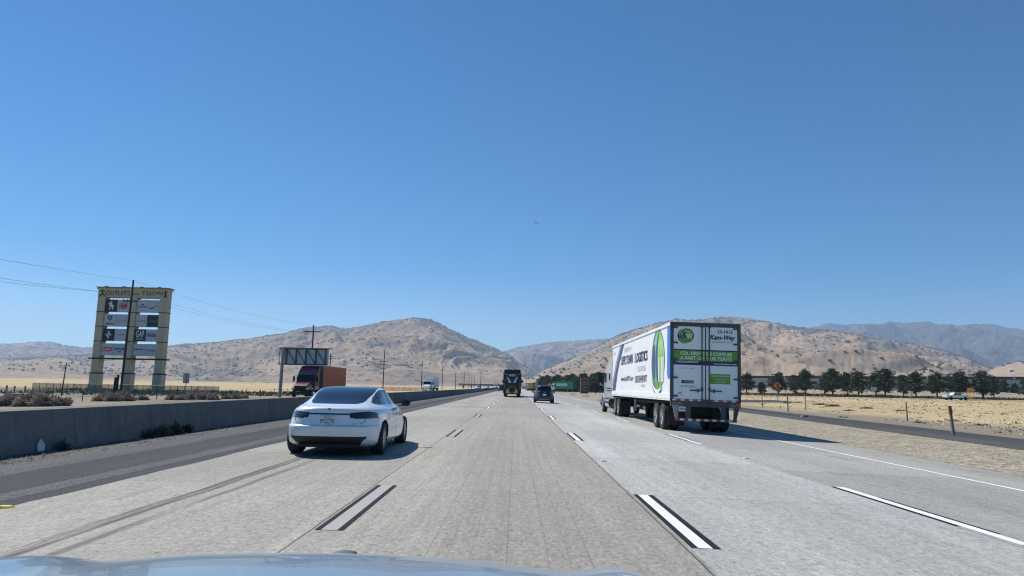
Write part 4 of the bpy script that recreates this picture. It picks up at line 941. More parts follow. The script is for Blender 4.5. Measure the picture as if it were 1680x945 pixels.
# ---------------------------------------------------------------- oncoming lorries beyond the barrier
def oncoming_truck(label, loc, cabm, boxm, boxl, aero, rotz=PI, chrome=False, boxh=4.05):
    t = thing('semi_truck', label, 'truck', loc, rotz)   # local: front at y = 0 looking along -y
    w = 1.27
    # y grows backwards from the nose after the turn, so build nose at +y
    if aero: prof = [(0, .95), (2.05, .95), (2.05, 2.0), (1.5, 2.9), (.95, 3.45), (.1, 3.98), (0, 3.98)]
    else: prof = [(0, .95), (2.3, .95), (2.3, 1.95), (2.05, 2.75), (.0, 2.85)]
    m = MB(); m.prism(prof, (-1.2, -4.2, 0), (0, 1, 0), (0, 0, 1), 2.4); cab = m.build('cab', cabm, t, R(40), .10)
    if not aero: MB().b2(-1.15, 1.15, -6.1, -4.1, .95, 3.0).build('sleeper', cabm, t, R(40), .08)
    m = MB(); a, b = (Vector((0, -4.2+2.05, 2.02)), Vector((0, -4.2+1.53, 2.86))) if aero else (Vector((0, -1.9, 1.98)), Vector((0, -2.13, 2.68)))
    nrm = Vector((0, b.z-a.z, a.y-b.y)).normalized()*.02 if True else None
    m.add([(-1.08, a.y, a.z)+Vector(nrm)*0 if False else (-1.08, a.y+.02, a.z), (1.08, a.y+.02, a.z), (.98, b.y+.02, b.z), (-.98, b.y+.02, b.z)], [(0, 1, 2, 3)]); m.build('windscreen', M['glass'], cab)
    m = MB(); m.prism([(-2.3, .75), (-.05, .75), (0, 1.30), (-.35, 1.62), (-2.3, 2.0)], (-.98, 0, 0), (0, 1, 0), (0, 0, 1), 1.96); m.build('bonnet', cabm, t, R(40), .16)
    MB().b2(-.62, .62, -.03, .035, .80, 1.40).build('grille', M['chrome'] if chrome else M['black'], t, False, .03)
    MB().b2(-1.22, 1.22, -.12, .10, .38, .74).build('bumper', M['chrome'] if chrome else M['dark_plastic'], t, False, .06)
    for sx in (-1, 1):
        MB().b2(sx*.92-.17, sx*.92+.17, -.25, .03, 1.0, 1.22).build('headlight', M['clear_lens'], t, False, .04)
        MB().b2(sx*1.0-.22, sx*1.0+.22, -1.9, -.3, .95, 1.22).build('fender', cabm, t, R(40), .1)
        m = MB(); m.box((sx*1.48, -2.05, 2.3), (.22, .16, .75)); o = m.build('mirror', M['black'], t, False, .04); MB().tube((sx*1.2, -2.2, 2.35), (sx*1.42, -2.07, 2.35), .03).build('mirror_arm', M['black'], o)
        MB().b2(sx*1.212-.006, sx*1.212+.006, -3.2, -2.35, 1.95, 2.6).build('side_window', M['side_glass'], cab)
        wheel(t, sx*1.05, -1.15, .51, .30, 'steel_rim', 5, sx, rim_r=.6)
        for y in (-6.6, -7.9, -boxl-4.2, -boxl-3.0): wheel(t, sx*1.05, y, .51, .5, 'steel_rim', 5, sx, rim_r=.6)
        MB().lathe([(0, .3), (1.4, .3)], (sx*.95, -5.6, .7), 'y', 16).build('fuel_tank', M['chrome'], t)
    MB().b2(-.5, .5, -boxl-5.4, -2, .7, 1.1).build('chassis', M['chassis'], t)
    bx = MB(); bx.b2(-w, w, -boxl-5.6, -5.6-(0 if aero else .9), 1.15, boxh); o = bx.build('container', boxm, t, False, .02)
    return t, cab, o
s = NT('orange_container'); Xo, Yo, Zo = s.xyz(); nz = s.noise(.8, 4, .65); ns = s.noise(3.5, 4, .7, (1, 1, .06)); wv = s.n('ShaderNodeTexWave', bands_direction='Y'); s.l(s.co(), wv.inputs['Vector']); wv.inputs['Scale'].default_value = 1.8
c = s.ramp(nz, [(.3, (.80, .15, .04)), (.7, (.88, .24, .08))]); c = s.mix(s.math('MULTIPLY', s.mr(ns, .58, .70), .5), c, (.50, .33, .20)); s.col(c); s.set(Roughness=.7); s.bump(wv.outputs['Fac'], .8, .05); M['orange_container'] = s.m
t1, cab1, cont1 = oncoming_truck('red cabbed lorry with faded orange container, oncoming under the message sign', (-26.6, 88, g(-26.6)), M['maroon'], M['orange_container'], 12.6, True)
m = MB()
for i in range(9): m.b2(-.62+i*.14, -.51+i*.14, -2.62, -2.55, 3.05, 3.17)
m.box((.78, -2.62, 3.1), (.06, .04, .22), Matrix.Rotation(R(25), 3, 'Y')); m.v = [(-x if False else x, y-.0, z) for x, y, z in m.v]
m.v = [(x, -4.2+.95+(3.47-z)*.0+.33+(3.1-z)*1.0, z) for x, y, z in m.v]; m.build('fairing_lettering', M['white_mark'], cab1)
m = MB()
for i in range(5): m.box((-.6+.3*i, -2.42, 2.93), (.07, .05, .05))
m.build('marker_light', M['clear_lens'], cab1)
MB().b2(-1.29, 1.29, -18.22, -5.58, 3.96, 4.10).build('container_rail', M['sign_back'], cont1)
MB().b2(-1.285, 1.285, -5.62, -5.55, 1.2, 4.06).build('container_end', M['dark_steel'], cont1)
oncoming_truck('white conventional lorry with tall box trailer, oncoming beside a utility pole', (xat(701, 192), 190, g(-24)), M['white_paint'], M['trailer_white'], 13.0, False, PI, True)
far_t, _, _ = oncoming_truck('small white lorry far off by the overpass beyond the barrier', (xat(812, 520), 520, g(-15)), M['white_paint'], M['trailer_white'], 13.0, False, PI, True)
small_car('car', 'white suv oncoming far ahead beyond the barrier, the larger of two', (xat(783, 330), 334, g(-18)), 4.9, 1.98, 1.85, M['white_paint'], 'suv', PI, False)
small_car('car', 'tiny white sedan oncoming far ahead beyond the barrier, nearest the overpass', (xat(797, 430), 434, g(-18)), 4.7, 1.85, 1.45, M['white_paint'], 'sedan', PI, False)
small_car('suv', 'black suv half hidden behind the navy coach, in the lane by the barrier', (xat(822.5, 215), 215, 0), 5.1, 2.0, 1.85, M['dark_grey_paint'], 'suv', 0, False)

# ---------------------------------------------------------------- far traffic on our side
def box_truck(label, loc, rotz, cabm, boxm, L, H=3.6, z0=1.0):
    t = thing('box_truck', label, 'truck', loc, rotz)    # rear at y = 0
    b = MB().b2(-1.22, 1.22, 0, L, z0, H).build('cargo_box', boxm, t, False, .03)
    m = MB(); m.prism([(L+.15, .6), (L+2.4, .6), (L+2.5, 1.3), (L+1.6, 1.6), (L+1.25, 2.55), (L+.9, 3.0), (L+.15, 3.3)], (-1.1, 0, 0), (0, 1, 0), (0, 0, 1), 2.2); c = m.build('cab', cabm, t, R(40), .08)
    for sx in (-1, 1):
        MB().b2(sx*1.105-.006, sx*1.105+.006, L+.5, L+1.35, 1.75, 2.4).build('side_window', M['glass'], c)
        for y in (1.1, L+1.6): wheel(t, sx*.95, y, .46, .3, 'steel_rim', 5, sx, rim_r=.6)
        MB().b2(sx*1.05-.08, sx*1.05+.08, -.03, 0, .82, .95).build('tail_lamp', M['red_lens'], t)
    MB().b2(-.5, .5, .1, L+2, .55, 1.0).build('chassis', M['chassis'], t)
    MB().b2(-1.1, 1.1, -.08, .05, .45, .6).build('bumper', M['chassis'], t)
    return t, b
x_, y_ = xat(943, 275), 265
gt, gb = box_truck('green box truck with white cab and white lettering, side on before dark trees', (xat(938, 262), 262, 0), R(57), M['white_paint'], M['evergreen'], 6.6, 3.75, .95)
m = MB(); put_text(m, 'EVERGREEN', (-1.226, 3.5, 2.5), (0, -1, 0), (0, 0, 1), 4.5, 1.0, .05); m.keep = True; m.build('side_lettering', M['white_mark'], gb)
box_truck('dull yellow flat topped truck far ahead, beyond the dark grey suv', (xat(870, 300), 300, -.1), 0, M['olive_yellow'], M['olive_yellow'], 5.5, 2.9)
box_truck('dark blue box trailer far ahead, half hidden by the dark grey suv', (xat(886, 345), 345, -.1), R(8), M['dark_blue'], M['dark_blue'], 9, 3.9)
box_truck('slim white trailer seen far off just beside the navy coach', (xat(859.5, 480), 480, 0), 0, M['white_paint'], M['trailer_white'], 12, 4.0)
# ================================================================== median barrier and left side
bw = MB(); prof = [(-9.28, 0), (-9.29, .08), (-9.36, .36), (-9.42, .81), (-9.66, .81), (-9.72, .36), (-9.79, .08), (-9.80, 0)]
ysb = [-20+6*i for i in range(150)]; n = len(prof)
for y in ysb: bw.v += [(x, y, z-.0+.004*noise.noise((y*.8, x, z))) for x, z in prof]
bw.f = [(j*n+i, j*n+i+1, (j+1)*n+i+1, (j+1)*n+i) for j in range(len(ysb)-1) for i in range(n-1)]+[tuple(range(n)), tuple((len(ysb)-1)*n+i for i in range(n-1, -1, -1))]
s = NT('barrier_concrete'); X, Y, Z = s.xyz(); a = s.noise(.5, 5, .65, (1, .5, 1)); b = s.noise(5, 4, .7, (1, 1, .35)); d = s.noise(40, 2, .7)
c = s.ramp(s.math('ADD', s.math('MULTIPLY', a, .5), s.math('MULTIPLY', b, .5)), [(.33, (.12, .12, .116)), (.5, (.16, .16, .153)), (.66, (.22, .216, .207))])
fr = s.math('ABSOLUTE', s.math('SUBTRACT', s.math('FRACT', s.math('DIVIDE', Y, 6.1)), .5)); c = s.mix(s.math('MULTIPLY', s.mr(fr, .0035, .0018), .7), c, (.06, .058, .055))
c = s.mix(s.math('MULTIPLY', s.mr(s.math('ADD', Z, s.math('MULTIPLY', b, .12)), .22, .05), .5), c, (.15, .14, .125)); drip = s.noise(2.2, 4, .7, (1, 1, .05)); c = s.mix(s.math('MULTIPLY', s.mr(drip, .55, .72), .5), c, (.07, .068, .065))
scf = s.noise(1.3, 4, .75, (1, .12, 3.5)); c = s.mix(s.math('MULTIPLY', s.mr(scf, .66, .72), s.math('MULTIPLY', s.mr(Z, .7, .45), .6)), c, (.045, .044, .043)); c = s.mix(s.math('MULTIPLY', s.mr(d, .64, .7), .5), c, (.30, .295, .28))
s.col(c); s.set(Roughness=.9, Specular_IOR_Level=.3); s.bump(s.math('ADD', b, d), .5, .012)
o = bw.build('concrete_barrier', s.m); tag(o, 'long grey concrete median barrier along the left road shoulder', 'barrier')
o.data.shade_flat()

# ------------------------------------------------------------------ pylon sign of the outlet mall
SZ = 138.0; sx0, sx1 = P(146, 641, SZ).x, P(268.5, 641, SZ).x
GW = -1.05; top = P(215, 474, SZ).z
pw = (sx1-sx0); pyl = thing('pylon_sign', 'tall tan outlet mall pylon sign with eight rows of store panels', 'sign', ((sx0+sx1)/2, SZ, GW), R(0))
Hh = top-GW; hw = pw/2; cw = pw*.104
rows_ = [0]
def zf(px_y): return P(215, px_y, SZ).z-GW
zb = [zf(y) for y in (640.5, 613.5, 591, 588)]
colx = (-hw+cw*.5+.38, 0.1, hw-cw*.5-.36)
m = MB()
for i, x in enumerate(colx):
    q = MB(); q.b2(x-cw*.52-.05, x+cw*.52+.05, -.95, .95, 0, zf(614)); cobj = q.build('column_base', M['stucco'], pyl, False, .03)
    q = MB(); q.b2(x-cw*.62, x+cw*.62, -1.1, 1.1, zf(614), zf(612.3)); q.build('column_ledge', M['stucco_dark'], cobj)
    q = MB(); q.b2(x-cw*.48, x+cw*.48, -.85, .85, zf(612.3), zf(487)); q.build('column', M['stucco'], pyl, False, .03)
MB().b2(-hw-.15, hw+.1, -1.08, 1.08, zf(590.2), zf(588)).build('lower_ledge', M['stucco_dark'], pyl)
for y in (506.5+6.5, 537-.5, 560.8):
    for x in colx: MB().b2(x-cw*.49, x+cw*.49, -.90, .90, zf(y+.6), zf(y-.6)).build('groove_shadow_strip', M['stucco_dark'], pyl)  # no groove is cut; dark raised strips put its shadow into the colour
HD_ = MB().b2(-hw+.42, hw-.42, -.92, .92, zf(489), zf(476.5)).build('header', M['stucco'], pyl, False, .03)
m = MB(); m.box((0, 0, zf(475.2)), (pw-.5, 2.5, zf(473.6)-zf(476.8))); m.build('cornice', M['stucco'], HD_, False, .1)
MB().box((0, 0, zf(473.0)), (pw-.1, 2.8, .10)).build('cornice_cap', M['wood_post'], HD_)
for x in (-.36, -.12, .12, .36): MB().box((x*pw, -1.0, zf(472.2)), (.5, .5, .22)).build('flood_lamp', M['dark_steel'], HD_)
def front(mb_, name, mat, par): mb_.keep = True; return mb_.build(name, mat, par)
zt = (zf(482.2)); th = zf(478.6)-zf(485.6)
m = MB(); put_text(m, 'OUTLETS', (-.205*pw, -.935, zt), (1, 0, 0), UZ, .325*pw, th, .01); front(m, 'sign_lettering', M['stucco_dark'], HD_)
m = MB(); put_text(m, 'TEJON', (.262*pw, -.935, zt), (1, 0, 0), UZ, .285*pw, th, .01); front(m, 'sign_lettering', M['stucco_dark'], HD_)
m = MB(); put_text(m, 'at the Empire', (.03*pw, -.935, zt-.25), (1, 0, 0), UZ, .17*pw, th*.4, .0, .2) if False else m.b2(.0, .085*pw, -.945, -.93, zt-.22, zt-.05); m.build('sign_lettering', M['stucco_dark'], HD_)
def running_mark(x, k=1):
    m = MB(); z = zt
    for a, b in (((0, -.1), (0, .62)), ((-.48, .34), (.48, .30)), ((0, -.1), (-.5, -.72)), ((0, -.1), (.55, -.68))):
        m.tube((x+a[0]*k, -.95, z+a[1]), (x+b[0]*k, -.95, z+b[1]), .11, 6)
    m.build('sign_emblem', M['stucco_dark'], HD_)
running_mark(-hw+cw*.85); running_mark(hw-cw*.52, .45)
# sixteen store panels, in four rows of two boards with two halves each
bays = ((colx[0]+cw*.48+.05, colx[1]-cw*.48-.05), (colx[1]+cw*.48+.05, colx[2]-cw*.48-.05))
zr = [(zf(512.2), zf(492.5)), (zf(536), zf(516.5)), (zf(559.8), zf(540.2)), (zf(583.6), zf(564.2))]
INK = {'n': M['navy'], 'k': M['black'], 'r': M['red_print'], 'w': M['white_mark'], 'g': M['grey_mark']}
def board(bay, row, half, mat):
    a, b = bays[bay]; mid = (a+b)/2; x0, x1 = (a, mid-.03) if half == 0 else (mid+.03, b); z0, z1 = zr[row]
    p = MB().b2(x0, x1, -.62, .62, z0, z1).build('store_panel', mat, pyl); return p, (x0+x1)/2, x1-x0, (z0+z1)/2, z1-z0
def words_on(bd, items):
    p, cx, w, cz, h = bd
    for it in items:
        txt, fx, fz, fw, fh, ink = it[:6]; m = MB(); put_text(m, txt, (cx+fx*w, -.63, cz+fz*h), (1, 0, 0), UZ, fw*w, fh*h, (it[6] if len(it) > 6 else .02)+.015, it[7] if len(it) > 7 else 0); front(m, 'panel_lettering', INK[ink], p)
def shape_on(bd, polys, ink, dy=0):
    p, cx, w, cz, h = bd; m = MB()
    for poly in polys: m.add([(cx+x*w, -.63-dy, cz+z*h) for x, z in poly], [tuple(range(len(poly)))])
    front(m, 'panel_emblem', INK[ink], p)
G_, D_, S_ = M['panel_grey'], M['panel_dark'], M['panel_slate']
b = board(0, 0, 0, D_); shape_on(b, [[(-.04, .33), (.05, .36), (.08, .2), (.04, .08), (-.06, .1)], [(-.18, .24), (-.10, .28), (.02, .08), (.22, .05), (.24, -.10), (.14, -.14), (-.12, -.12), (-.14, .05), (-.24, .12)], [(-.12, -.1), (-.02, -.1), (-.1, -.38), (-.17, -.38)], [(.08, -.1), (.22, -.1), (.16, -.36), (.08, -.38)]], 'w')
b = board(0, 0, 1, G_); words_on(b, [('H&M', 0, 0, .74, .56, 'r', .03, .2)])
b = board(1, 0, 0, G_); words_on(b, [('COACH', 0, -.06, .82, .13, 'k')]); shape_on(b, [[(-.12, .16), (.12, .16), (.1, .08), (-.1, .08)]], 'k')
b = board(1, 0, 1, G_); shape_on(b, [[(-.40, .0), (-.36, -.02), (-.32, -.12), (-.22, -.12), (.40, .14), (-.14, -.22), (-.28, -.26), (-.38, -.2)]], 'r')
b = board(0, 1, 0, G_); words_on(b, [('ARIAT', 0, -.30, .78, .14, 'n', .04)]); shape_on(b, [[(-.18, .36), (.18, .36), (.2, .12), (0, -.08), (-.2, .12)]], 'n'); shape_on(b, [[(-.11, .29), (.11, .29), (.12, .14), (0, .02), (-.12, .14)]], 'g', .01)
b = board(0, 1, 1, G_); words_on(b, [('Calvin Klein', 0, -.02, .84, .17, 'g')])
b = board(1, 1, 0, G_); words_on(b, [('D C S A D A', 0, -.02, .74, .14, 'n', .0)])
b = board(1, 1, 1, S_); words_on(b, [('MICHAEL KORS', 0, -.02, .78, .07, 'g', .0)])
b = board(0, 2, 0, D_); shape_on(b, [[(0, .38), (.18, .02), (.06, -.02), (-.04, .1)], [(0, -.38), (-.18, -.02), (-.06, .02), (.04, -.1)], [(-.34, .0), (-.2, .03), (-.1, .18), (-.14, -.02)], [(.34, .0), (.2, -.03), (.1, -.18), (.14, .02)]], 'w')
b = board(0, 2, 1, G_); words_on(b, [('BANANA REPUBLIC', 0, .05, .9, .06, 'k', 0), ('FACTORY', 0, -.06, .3, .04, 'k', 0)])
b = board(1, 2, 0, M['panel_dark']); words_on(b, [('GAP', 0, .10, .72, .56, 'w', 0), ('FACTORY', 0, -.32, .62, .09, 'w', .01)])
b = board(1, 2, 1, G_); words_on(b, [('OLD NAVY', 0, .10, .84, .16, 'n', .03)]); shape_on(b, [[(-.4, .0), (.42, .0), (.42, -.1), (-.4, -.1)]], 'n')
b = board(0, 3, 0, G_); shape_on(b, [[(-.40, .18), (.42, .18), (.40, -.14), (.30, -.18), (.1, -.12), (0, -.2), (-.1, -.12), (-.3, -.18), (-.40, -.14)]], 'r'); p, cx, w, cz, h = b; words_on((p, cx, w, cz, h), [])
m = MB(); put_text(m, "Levi's", (cx, -.645, cz+.03*h), (1, 0, 0), UZ, .62*w, .22*h, .03); front(m, 'panel_lettering', INK['w'], p)
b = board(0, 3, 1, G_); words_on(b, [('OshKosh', 0, .07, .88, .22, 'n', .02), ("B'gosh", 0, -.18, .36, .16, 'n', .01, .2)])
b = board(1, 3, 0, G_); words_on(b, [('PIRATE', 0, .03, .82, .12, 'n', .05, .2)])
b = board(1, 3, 1, G_); words_on(b, [('Columbia', .06, -.02, .72, .14, 'n', .02)]); shape_on(b, [[(-.44, .03), (-.38, .07), (-.34, -.02), (-.40, -.07)]], 'n')

# ------------------------------------------------------------------ fences, poles, cabinet on the left
s = NT('chain_link'); ck = s.noise(1.2, 3, .6); tr = s.n('ShaderNodeBsdfTransparent'); df = s.n('ShaderNodeBsdfDiffuse'); df.inputs[0].default_value = (.16, .19, .16, 1); mx = s.n('ShaderNodeMixShader')
s.l(s.mr(ck, .3, .7, .36, .50), mx.inputs[0]); s.l(tr.outputs[0], mx.inputs[1]); s.l(df.outputs[0], mx.inputs[2]); s.l(mx.outputs[0], s.out.inputs['Surface']); s.t.nodes.remove(s.b); M['chain_link'] = s.m
FY = 116.0; fa, fb = xat(53, FY), xat(359, FY); GF = -1.0; fh = 1.55
fe = thing('chain_link_fence', 'grey chain link fence standing round the foot of the tan pylon sign', 'fence', (fa, FY, GF))
MB().b2(0, fb-fa, -.01, .01, .05, fh).build('fence_mesh', M['chain_link'], fe)
m = MB(); m.tube((0, 0, fh), (fb-fa, 0, fh), .035, 6); m.build('top_rail', M['grey_steel'], fe)
nP = 27; pst = MB().tube((0, 0, 0), (0, 0, fh+.05), .045, 6).mesh('post', M['dark_steel'])
for i in range(nP+1): link('post', pst, fe, ((fb-fa)*i/nP, 0, 0))
# post and wire fence along the far shoulder
lab = 'thin grey post of a sagging wire fence beyond the far shoulder'
pa, pb = Vector((-42.5, 57, 0)), Vector((-31.6, 104, 0)); nW = 15; rngf = random.Random(3)
wf = thing('wire_fence', 'low post and wire fence running along the far side of the opposite road', 'fence', (pa.x, pa.y, g(pa.x)))
pts = []
for i in range(nW+1):
    p = pa.lerp(pb, i/nW); h = rngf.uniform(.95, 1.15); o = MB().tube((0, 0, -.05), (rngf.uniform(-.05, .05), 0, h), .04, 6).build('post', M['wood_pole'], wf, loc=(p.x-pa.x, p.y-pa.y, g(p.x)-g(pa.x))); pts.append(Vector((p.x-pa.x, p.y-pa.y, g(p.x)-g(pa.x)+h)))
for dz in (-.15, -.5): m = MB(); m.path([q+Vector((0, 0, dz)) for q in pts], .012, 4); m.build('wire', M['wire'], wf)
def wood_pole(name, label, x, y, h, r, lean=0.0, arms=(), z=None, trans=False, cat='pole', group=None):
    z = g(x) if z is None else z
    t = thing(name, label, cat, (x, y, z), 0, group); m = MB(); m.tube((0, 0, -.2), (lean, 0, h), r, 10, r*.72); m.build('pole', M['wood_pole'], t, True)
    for az, aw in arms:
        o = MB().box((lean*az/h, -.16, az), (aw, .12, .14)).build('crossarm', M['wood_pole'], t)
        for q in (-.46, -.2, .2, .46): MB().tube((lean*az/h+q*aw, -.16, az+.06), (lean*az/h+q*aw, -.16, az+.24), .05, 6, .03).build('insulator', M['grey_steel'], o)
    if trans: MB().tube((lean*.7+.35, -.1, h*.72), (lean*.7+.35, -.1, h*.72+.8), .25, 12).build('transformer', M['grey_steel'], t)
    return t
POLES = []                                             # (pixel x of foot, top pixel, distance, arms, label)
spec = [(198, 459, 79, [(10.9, 1.7)], 'tall dark leaning pole standing in front of the tan pylon sign', .14),
        (508, 533, 126, [(11.1, 2.7)], 'tall utility pole with one crossarm rising behind the message sign', .16),
        (539, 580, 185, [(1.5+7.6, 1.6)], 'utility pole just past the free end of the message sign', .17),
        (628, 574, 222, [(9.2, 2.6), (8.2, 2.6), (6.9, 2.2)], 'utility pole with three crossarms beside the white sedan roof', .17),
        (691, 592, 270, [(9.6, 2.2)], 'utility pole with one crossarm left of the white conventional lorry', .17),
        (725, 601, 330, [(8.9, 2.6)], 'utility pole with one crossarm right of the white conventional lorry', .17),
        (747, 607, 420, [(7.5, 2.8)], 'distant utility pole, first of a thinning row toward the overpass', .2),
        (761, 611, 500, [(7.5, 3)], 'distant utility pole beyond the barrier, second in the thinning row', .2),
        (769, 613, 560, [], 'bare distant pole beyond the barrier, third in the thinning row', .2),
        (773.5, 615, 640, [(9, 3)], 'distant utility pole beyond the barrier, fourth in the thinning row', .2),
        (778, 617, 720, [], 'faint distant pole beyond the barrier, fifth in the thinning row', .2),
        (788.5, 611, 520, [(9, 3)], 'dark distant pole above the white suv, last before the overpass', .26)]
for fx, ty, d, arms, lb, r in spec:
    x = xat(fx, d); tz = P(fx, ty, d).z; z = g(x); t = wood_pole('utility_pole', lb, x, d, tz-z, r, .02*(tz-z)*(1 if d < 100 else .2), [(a if a < (tz-z) else (tz-z)*.9, w_) for a, w_ in arms], group='utility poles along the left side'); POLES.append((x+.02*(tz-z)*(1 if d < 100 else .2), d, tz))
t = wood_pole('utility_pole', 'slim pole among the low hills left of the tan pylon sign', xat(101.5, 100), 100, P(101.5, 596, 100).z-GW+.1, .09, .25, [], GW, group='utility poles along the left side')
for i, (px_, ty) in enumerate(((187.2, 619), (191, 615))): wood_pole('pole_stub', ('shorter' if i == 0 else 'taller')+' of two thick cut pole stubs beside the tall leaning pole', xat(px_, 78+.3*i), 78+.3*i, P(px_, ty, 78).z-g(-45)+.0, .17, .04, [], cat='post', group='cut pole stubs')
# overhead wires
def wire(a, b, sag, lb, grp, r=.02):
    a, b = Vector(a), Vector(b); m = MB(); pts = [a.lerp(b, t/16)-Vector((0, 0, sag*4*(t/16)*(1-t/16))) for t in range(17)]; m.path(pts, r, 4); tag(m.build('power_line', M['wire']), lb, 'wire', grp)
A = POLES[0]; B = POLES[1]; top0 = Vector((A[0], A[1], A[2]-.05)); topB = Vector((B[0], B[1], B[2]-.05))
L0 = P(0, 423, 42); e0 = top0+(Vector(L0)-top0)*1.5
wire(e0, top0, .1, 'topmost overhead wire running left from the leaning pole top', 'overhead wires', .009)
wire(top0, topB, .7, 'topmost overhead wire between the leaning pole and the message sign', 'overhead wires', .009)
for k_, (yl, off) in enumerate(((450, -.75), (456, .75))):
    a_ = Vector((A[0]+off-.02*2, A[1], A[2]-1.55)); l_ = P(0, yl, 42); wire(a_+(Vector(l_)-a_)*1.5, a_, .25, ('upper', 'lower')[k_]+' of the paired wires running left from the leaning pole', 'overhead wires', .009)
    wire(a_, (B[0]+off*1.5, B[1], B[2]-1.4), .8, ('upper', 'lower')[k_]+' of the paired wires between the leaning pole and message sign', 'overhead wires', .009)
names_ = ['behind the message sign', 'past the message sign', 'above the white sedan', 'left of the white conventional lorry', 'over the white conventional lorry']
for i in (1, 3, 4, 5, 6):
    a, b_ = POLES[i], POLES[{1: 3}.get(i, i+1)]
    for q in (-1, 1): wire((a[0]+q, a[1], a[2]-1.2), (b_[0]+q, b_[1], b_[2]-1.2), 1.2, 'thin overhead wire strung between distant poles beyond the barrier', 'thin wires between distant poles', .012)
cb = thing('utility_cabinet', 'grey utility cabinet among dry bushes left of the pylon sign', 'cabinet', (xat(34.5, 60), 60, g(xat(34.5, 60))))
MB().b2(-.66, .66, -.4, .4, 0, .74).build('body', M['cabinet'], cb, False, .02); MB().b2(-.70, .70, -.44, .44, .74, .80).build('lid', M['sign_back'], cb); MB().b2(-.012, .012, -.41, -.398, .05, .70).build('door_seam', M['black'], cb)
for i, (px_, ty, d) in enumerate(((10, 632, 61), (23, 633, 64), (40.5, 633, 66))):
    x = xat(px_, d); h = P(px_, ty, d).z-g(x); o = MB().tube((0, 0, -.1), (.03, 0, h), .09, 8, .08).build('wooden_post', M['wood_post'], None, True, 0, (x, d, g(x)))
    tag(o, ('weathered wooden post standing apart, left of the grey cabinet', 'weathered wooden post just behind the left edge of the grey cabinet', 'weathered wooden post behind the right end of the grey cabinet')[i], 'post', 'wooden posts by the cabinet')
sb = thing('road_sign', 'bare back of a tall rectangular road sign on one slim post', 'sign', (xat(304.5, 72), 72, g(-34)))
MB().tube((0, 0, -.1), (0, 0, 2.55), .04, 8).build('post', M['wood_post'], sb); zt_ = P(305, 612.5, 72).z-g(-34); MB().b2(-.32, .32, -.08, -.05, zt_-1.0, zt_).build('panel', M['sign_back'], sb); MB().b2(-.03, .03, -.1, -.08, zt_-.95, zt_-.02).build('bracket', M['dark_steel'], sb)
# message sign on its cantilever post
gx_ = -30.4; GY = 92.0; gz = g(gx_)-.15
gs = thing('message_sign', 'back of an overhead message sign with diagonal braces on a single steel post', 'sign', (gx_, GY, gz))
za, zc = P(495, 599, GY).z-gz, P(495, 571.5, GY).z-gz; xa_, xb_ = P(457.5, 585, GY).x-gx_, P(537, 585, GY).x-gx_
MB().tube((0, 0, -.1), (.12, 0, zc), .22, 14, .2).build('post', M['grey_steel'], gs, R(40))
MB().b2(xa_+.3, xb_, .45, .75, za+.05, zc-.02).build('sign_cabinet', M['white_sign'], gs)
m = MB(); m.b2(xa_, xb_, .0, .2, zc-.16, zc); m.b2(xa_, xb_, .0, .2, za, za+.16); fr_ = m.build('frame', M['dark_steel'], gs)
MB().b2(xa_, xb_+.15, .3, .95, zc, zc+.10).build('top_walkway', M['grey_steel'], gs)
nb = 4; X0, X1 = xa_+.95, xb_-.25
for i in range(nb+1):
    x = X0+(X1-X0)*i/nb; MB().b2(x-.1, x+.1, .02, .18, za+.16, zc-.16).build('upright', M['dark_steel'], gs)
    if i < nb: xx = X0+(X1-X0)*(i+1)/nb; m = MB(); m.tube((x+.1, .1, zc-.2), (xx-.1, .1, za+.2), .075, 6); m.build('brace', M['dark_steel'], gs)
m = MB(); m.path([(xa_+.1, .1, zc), (xa_, .1, (za+zc)/2), (xa_+.1, .1, za)], .05, 6); m.build('end_rail', M['dark_steel'], gs)

# orange safety netting far off
s = NT('orange_net'); ck = s.noise(1.5, 3, .7, (1, 1, 1)); s.col(s.ramp(ck, [(.35, (.62, .22, .12)), (.65, (.75, .45, .32))])); s.set(Roughness=.9, Alpha=s.mr(s.noise(.8, 3, .7), .3, .7, .4, .75)); M['orange_net'] = s.m
NY = 232; na, nb_ = xat(590, NY), xat(689, NY); on = thing('safety_fence', 'band of faded orange safety netting on posts behind the white sedan', 'fence', (na, NY, g(-38)))
m = MB(); K = 60
for i in range(K+1): x = (nb_-na)*i/K; m.v += [(x, .15*math.sin(i*1.7), .02), (x, .1*math.sin(i*2.3), 1.25+.12*noise.noise((i*.9, 0, 0)))]
m.f = [(2*i, 2*i+2, 2*i+3, 2*i+1) for i in range(K)]; m.build('netting', M['orange_net'], on)
for i in range(15): MB().tube(((nb_-na)*i/14, .1, 0), ((nb_-na)*i/14, .1, 1.5), .035, 5).build('post', M['wood_post'], on)
# overpass far ahead
ov = thing('overpass', 'low grey concrete overpass crossing the freeway far ahead', 'bridge', (xat(700, 760), 760, 0))
wv_ = xat(828, 760)-xat(752, 760); o0 = xat(752, 760)-xat(700, 760)
zd = P(790, 632.6, 760).z; MB().b2(o0, o0+wv_+60, 0, 9, zd-.2, zd+.9).build('deck', M['concrete_bridge'], ov)
MB().b2(o0, o0+wv_+60, -.1, .1, zd+.9, zd+1.7).build('parapet', M['warehouse_dark'], ov)
for i in range(7): MB().b2(o0+4+i*9, o0+5+i*9, 2, 7, -1, zd-.2).build('pier', M['concrete_bridge'], ov)

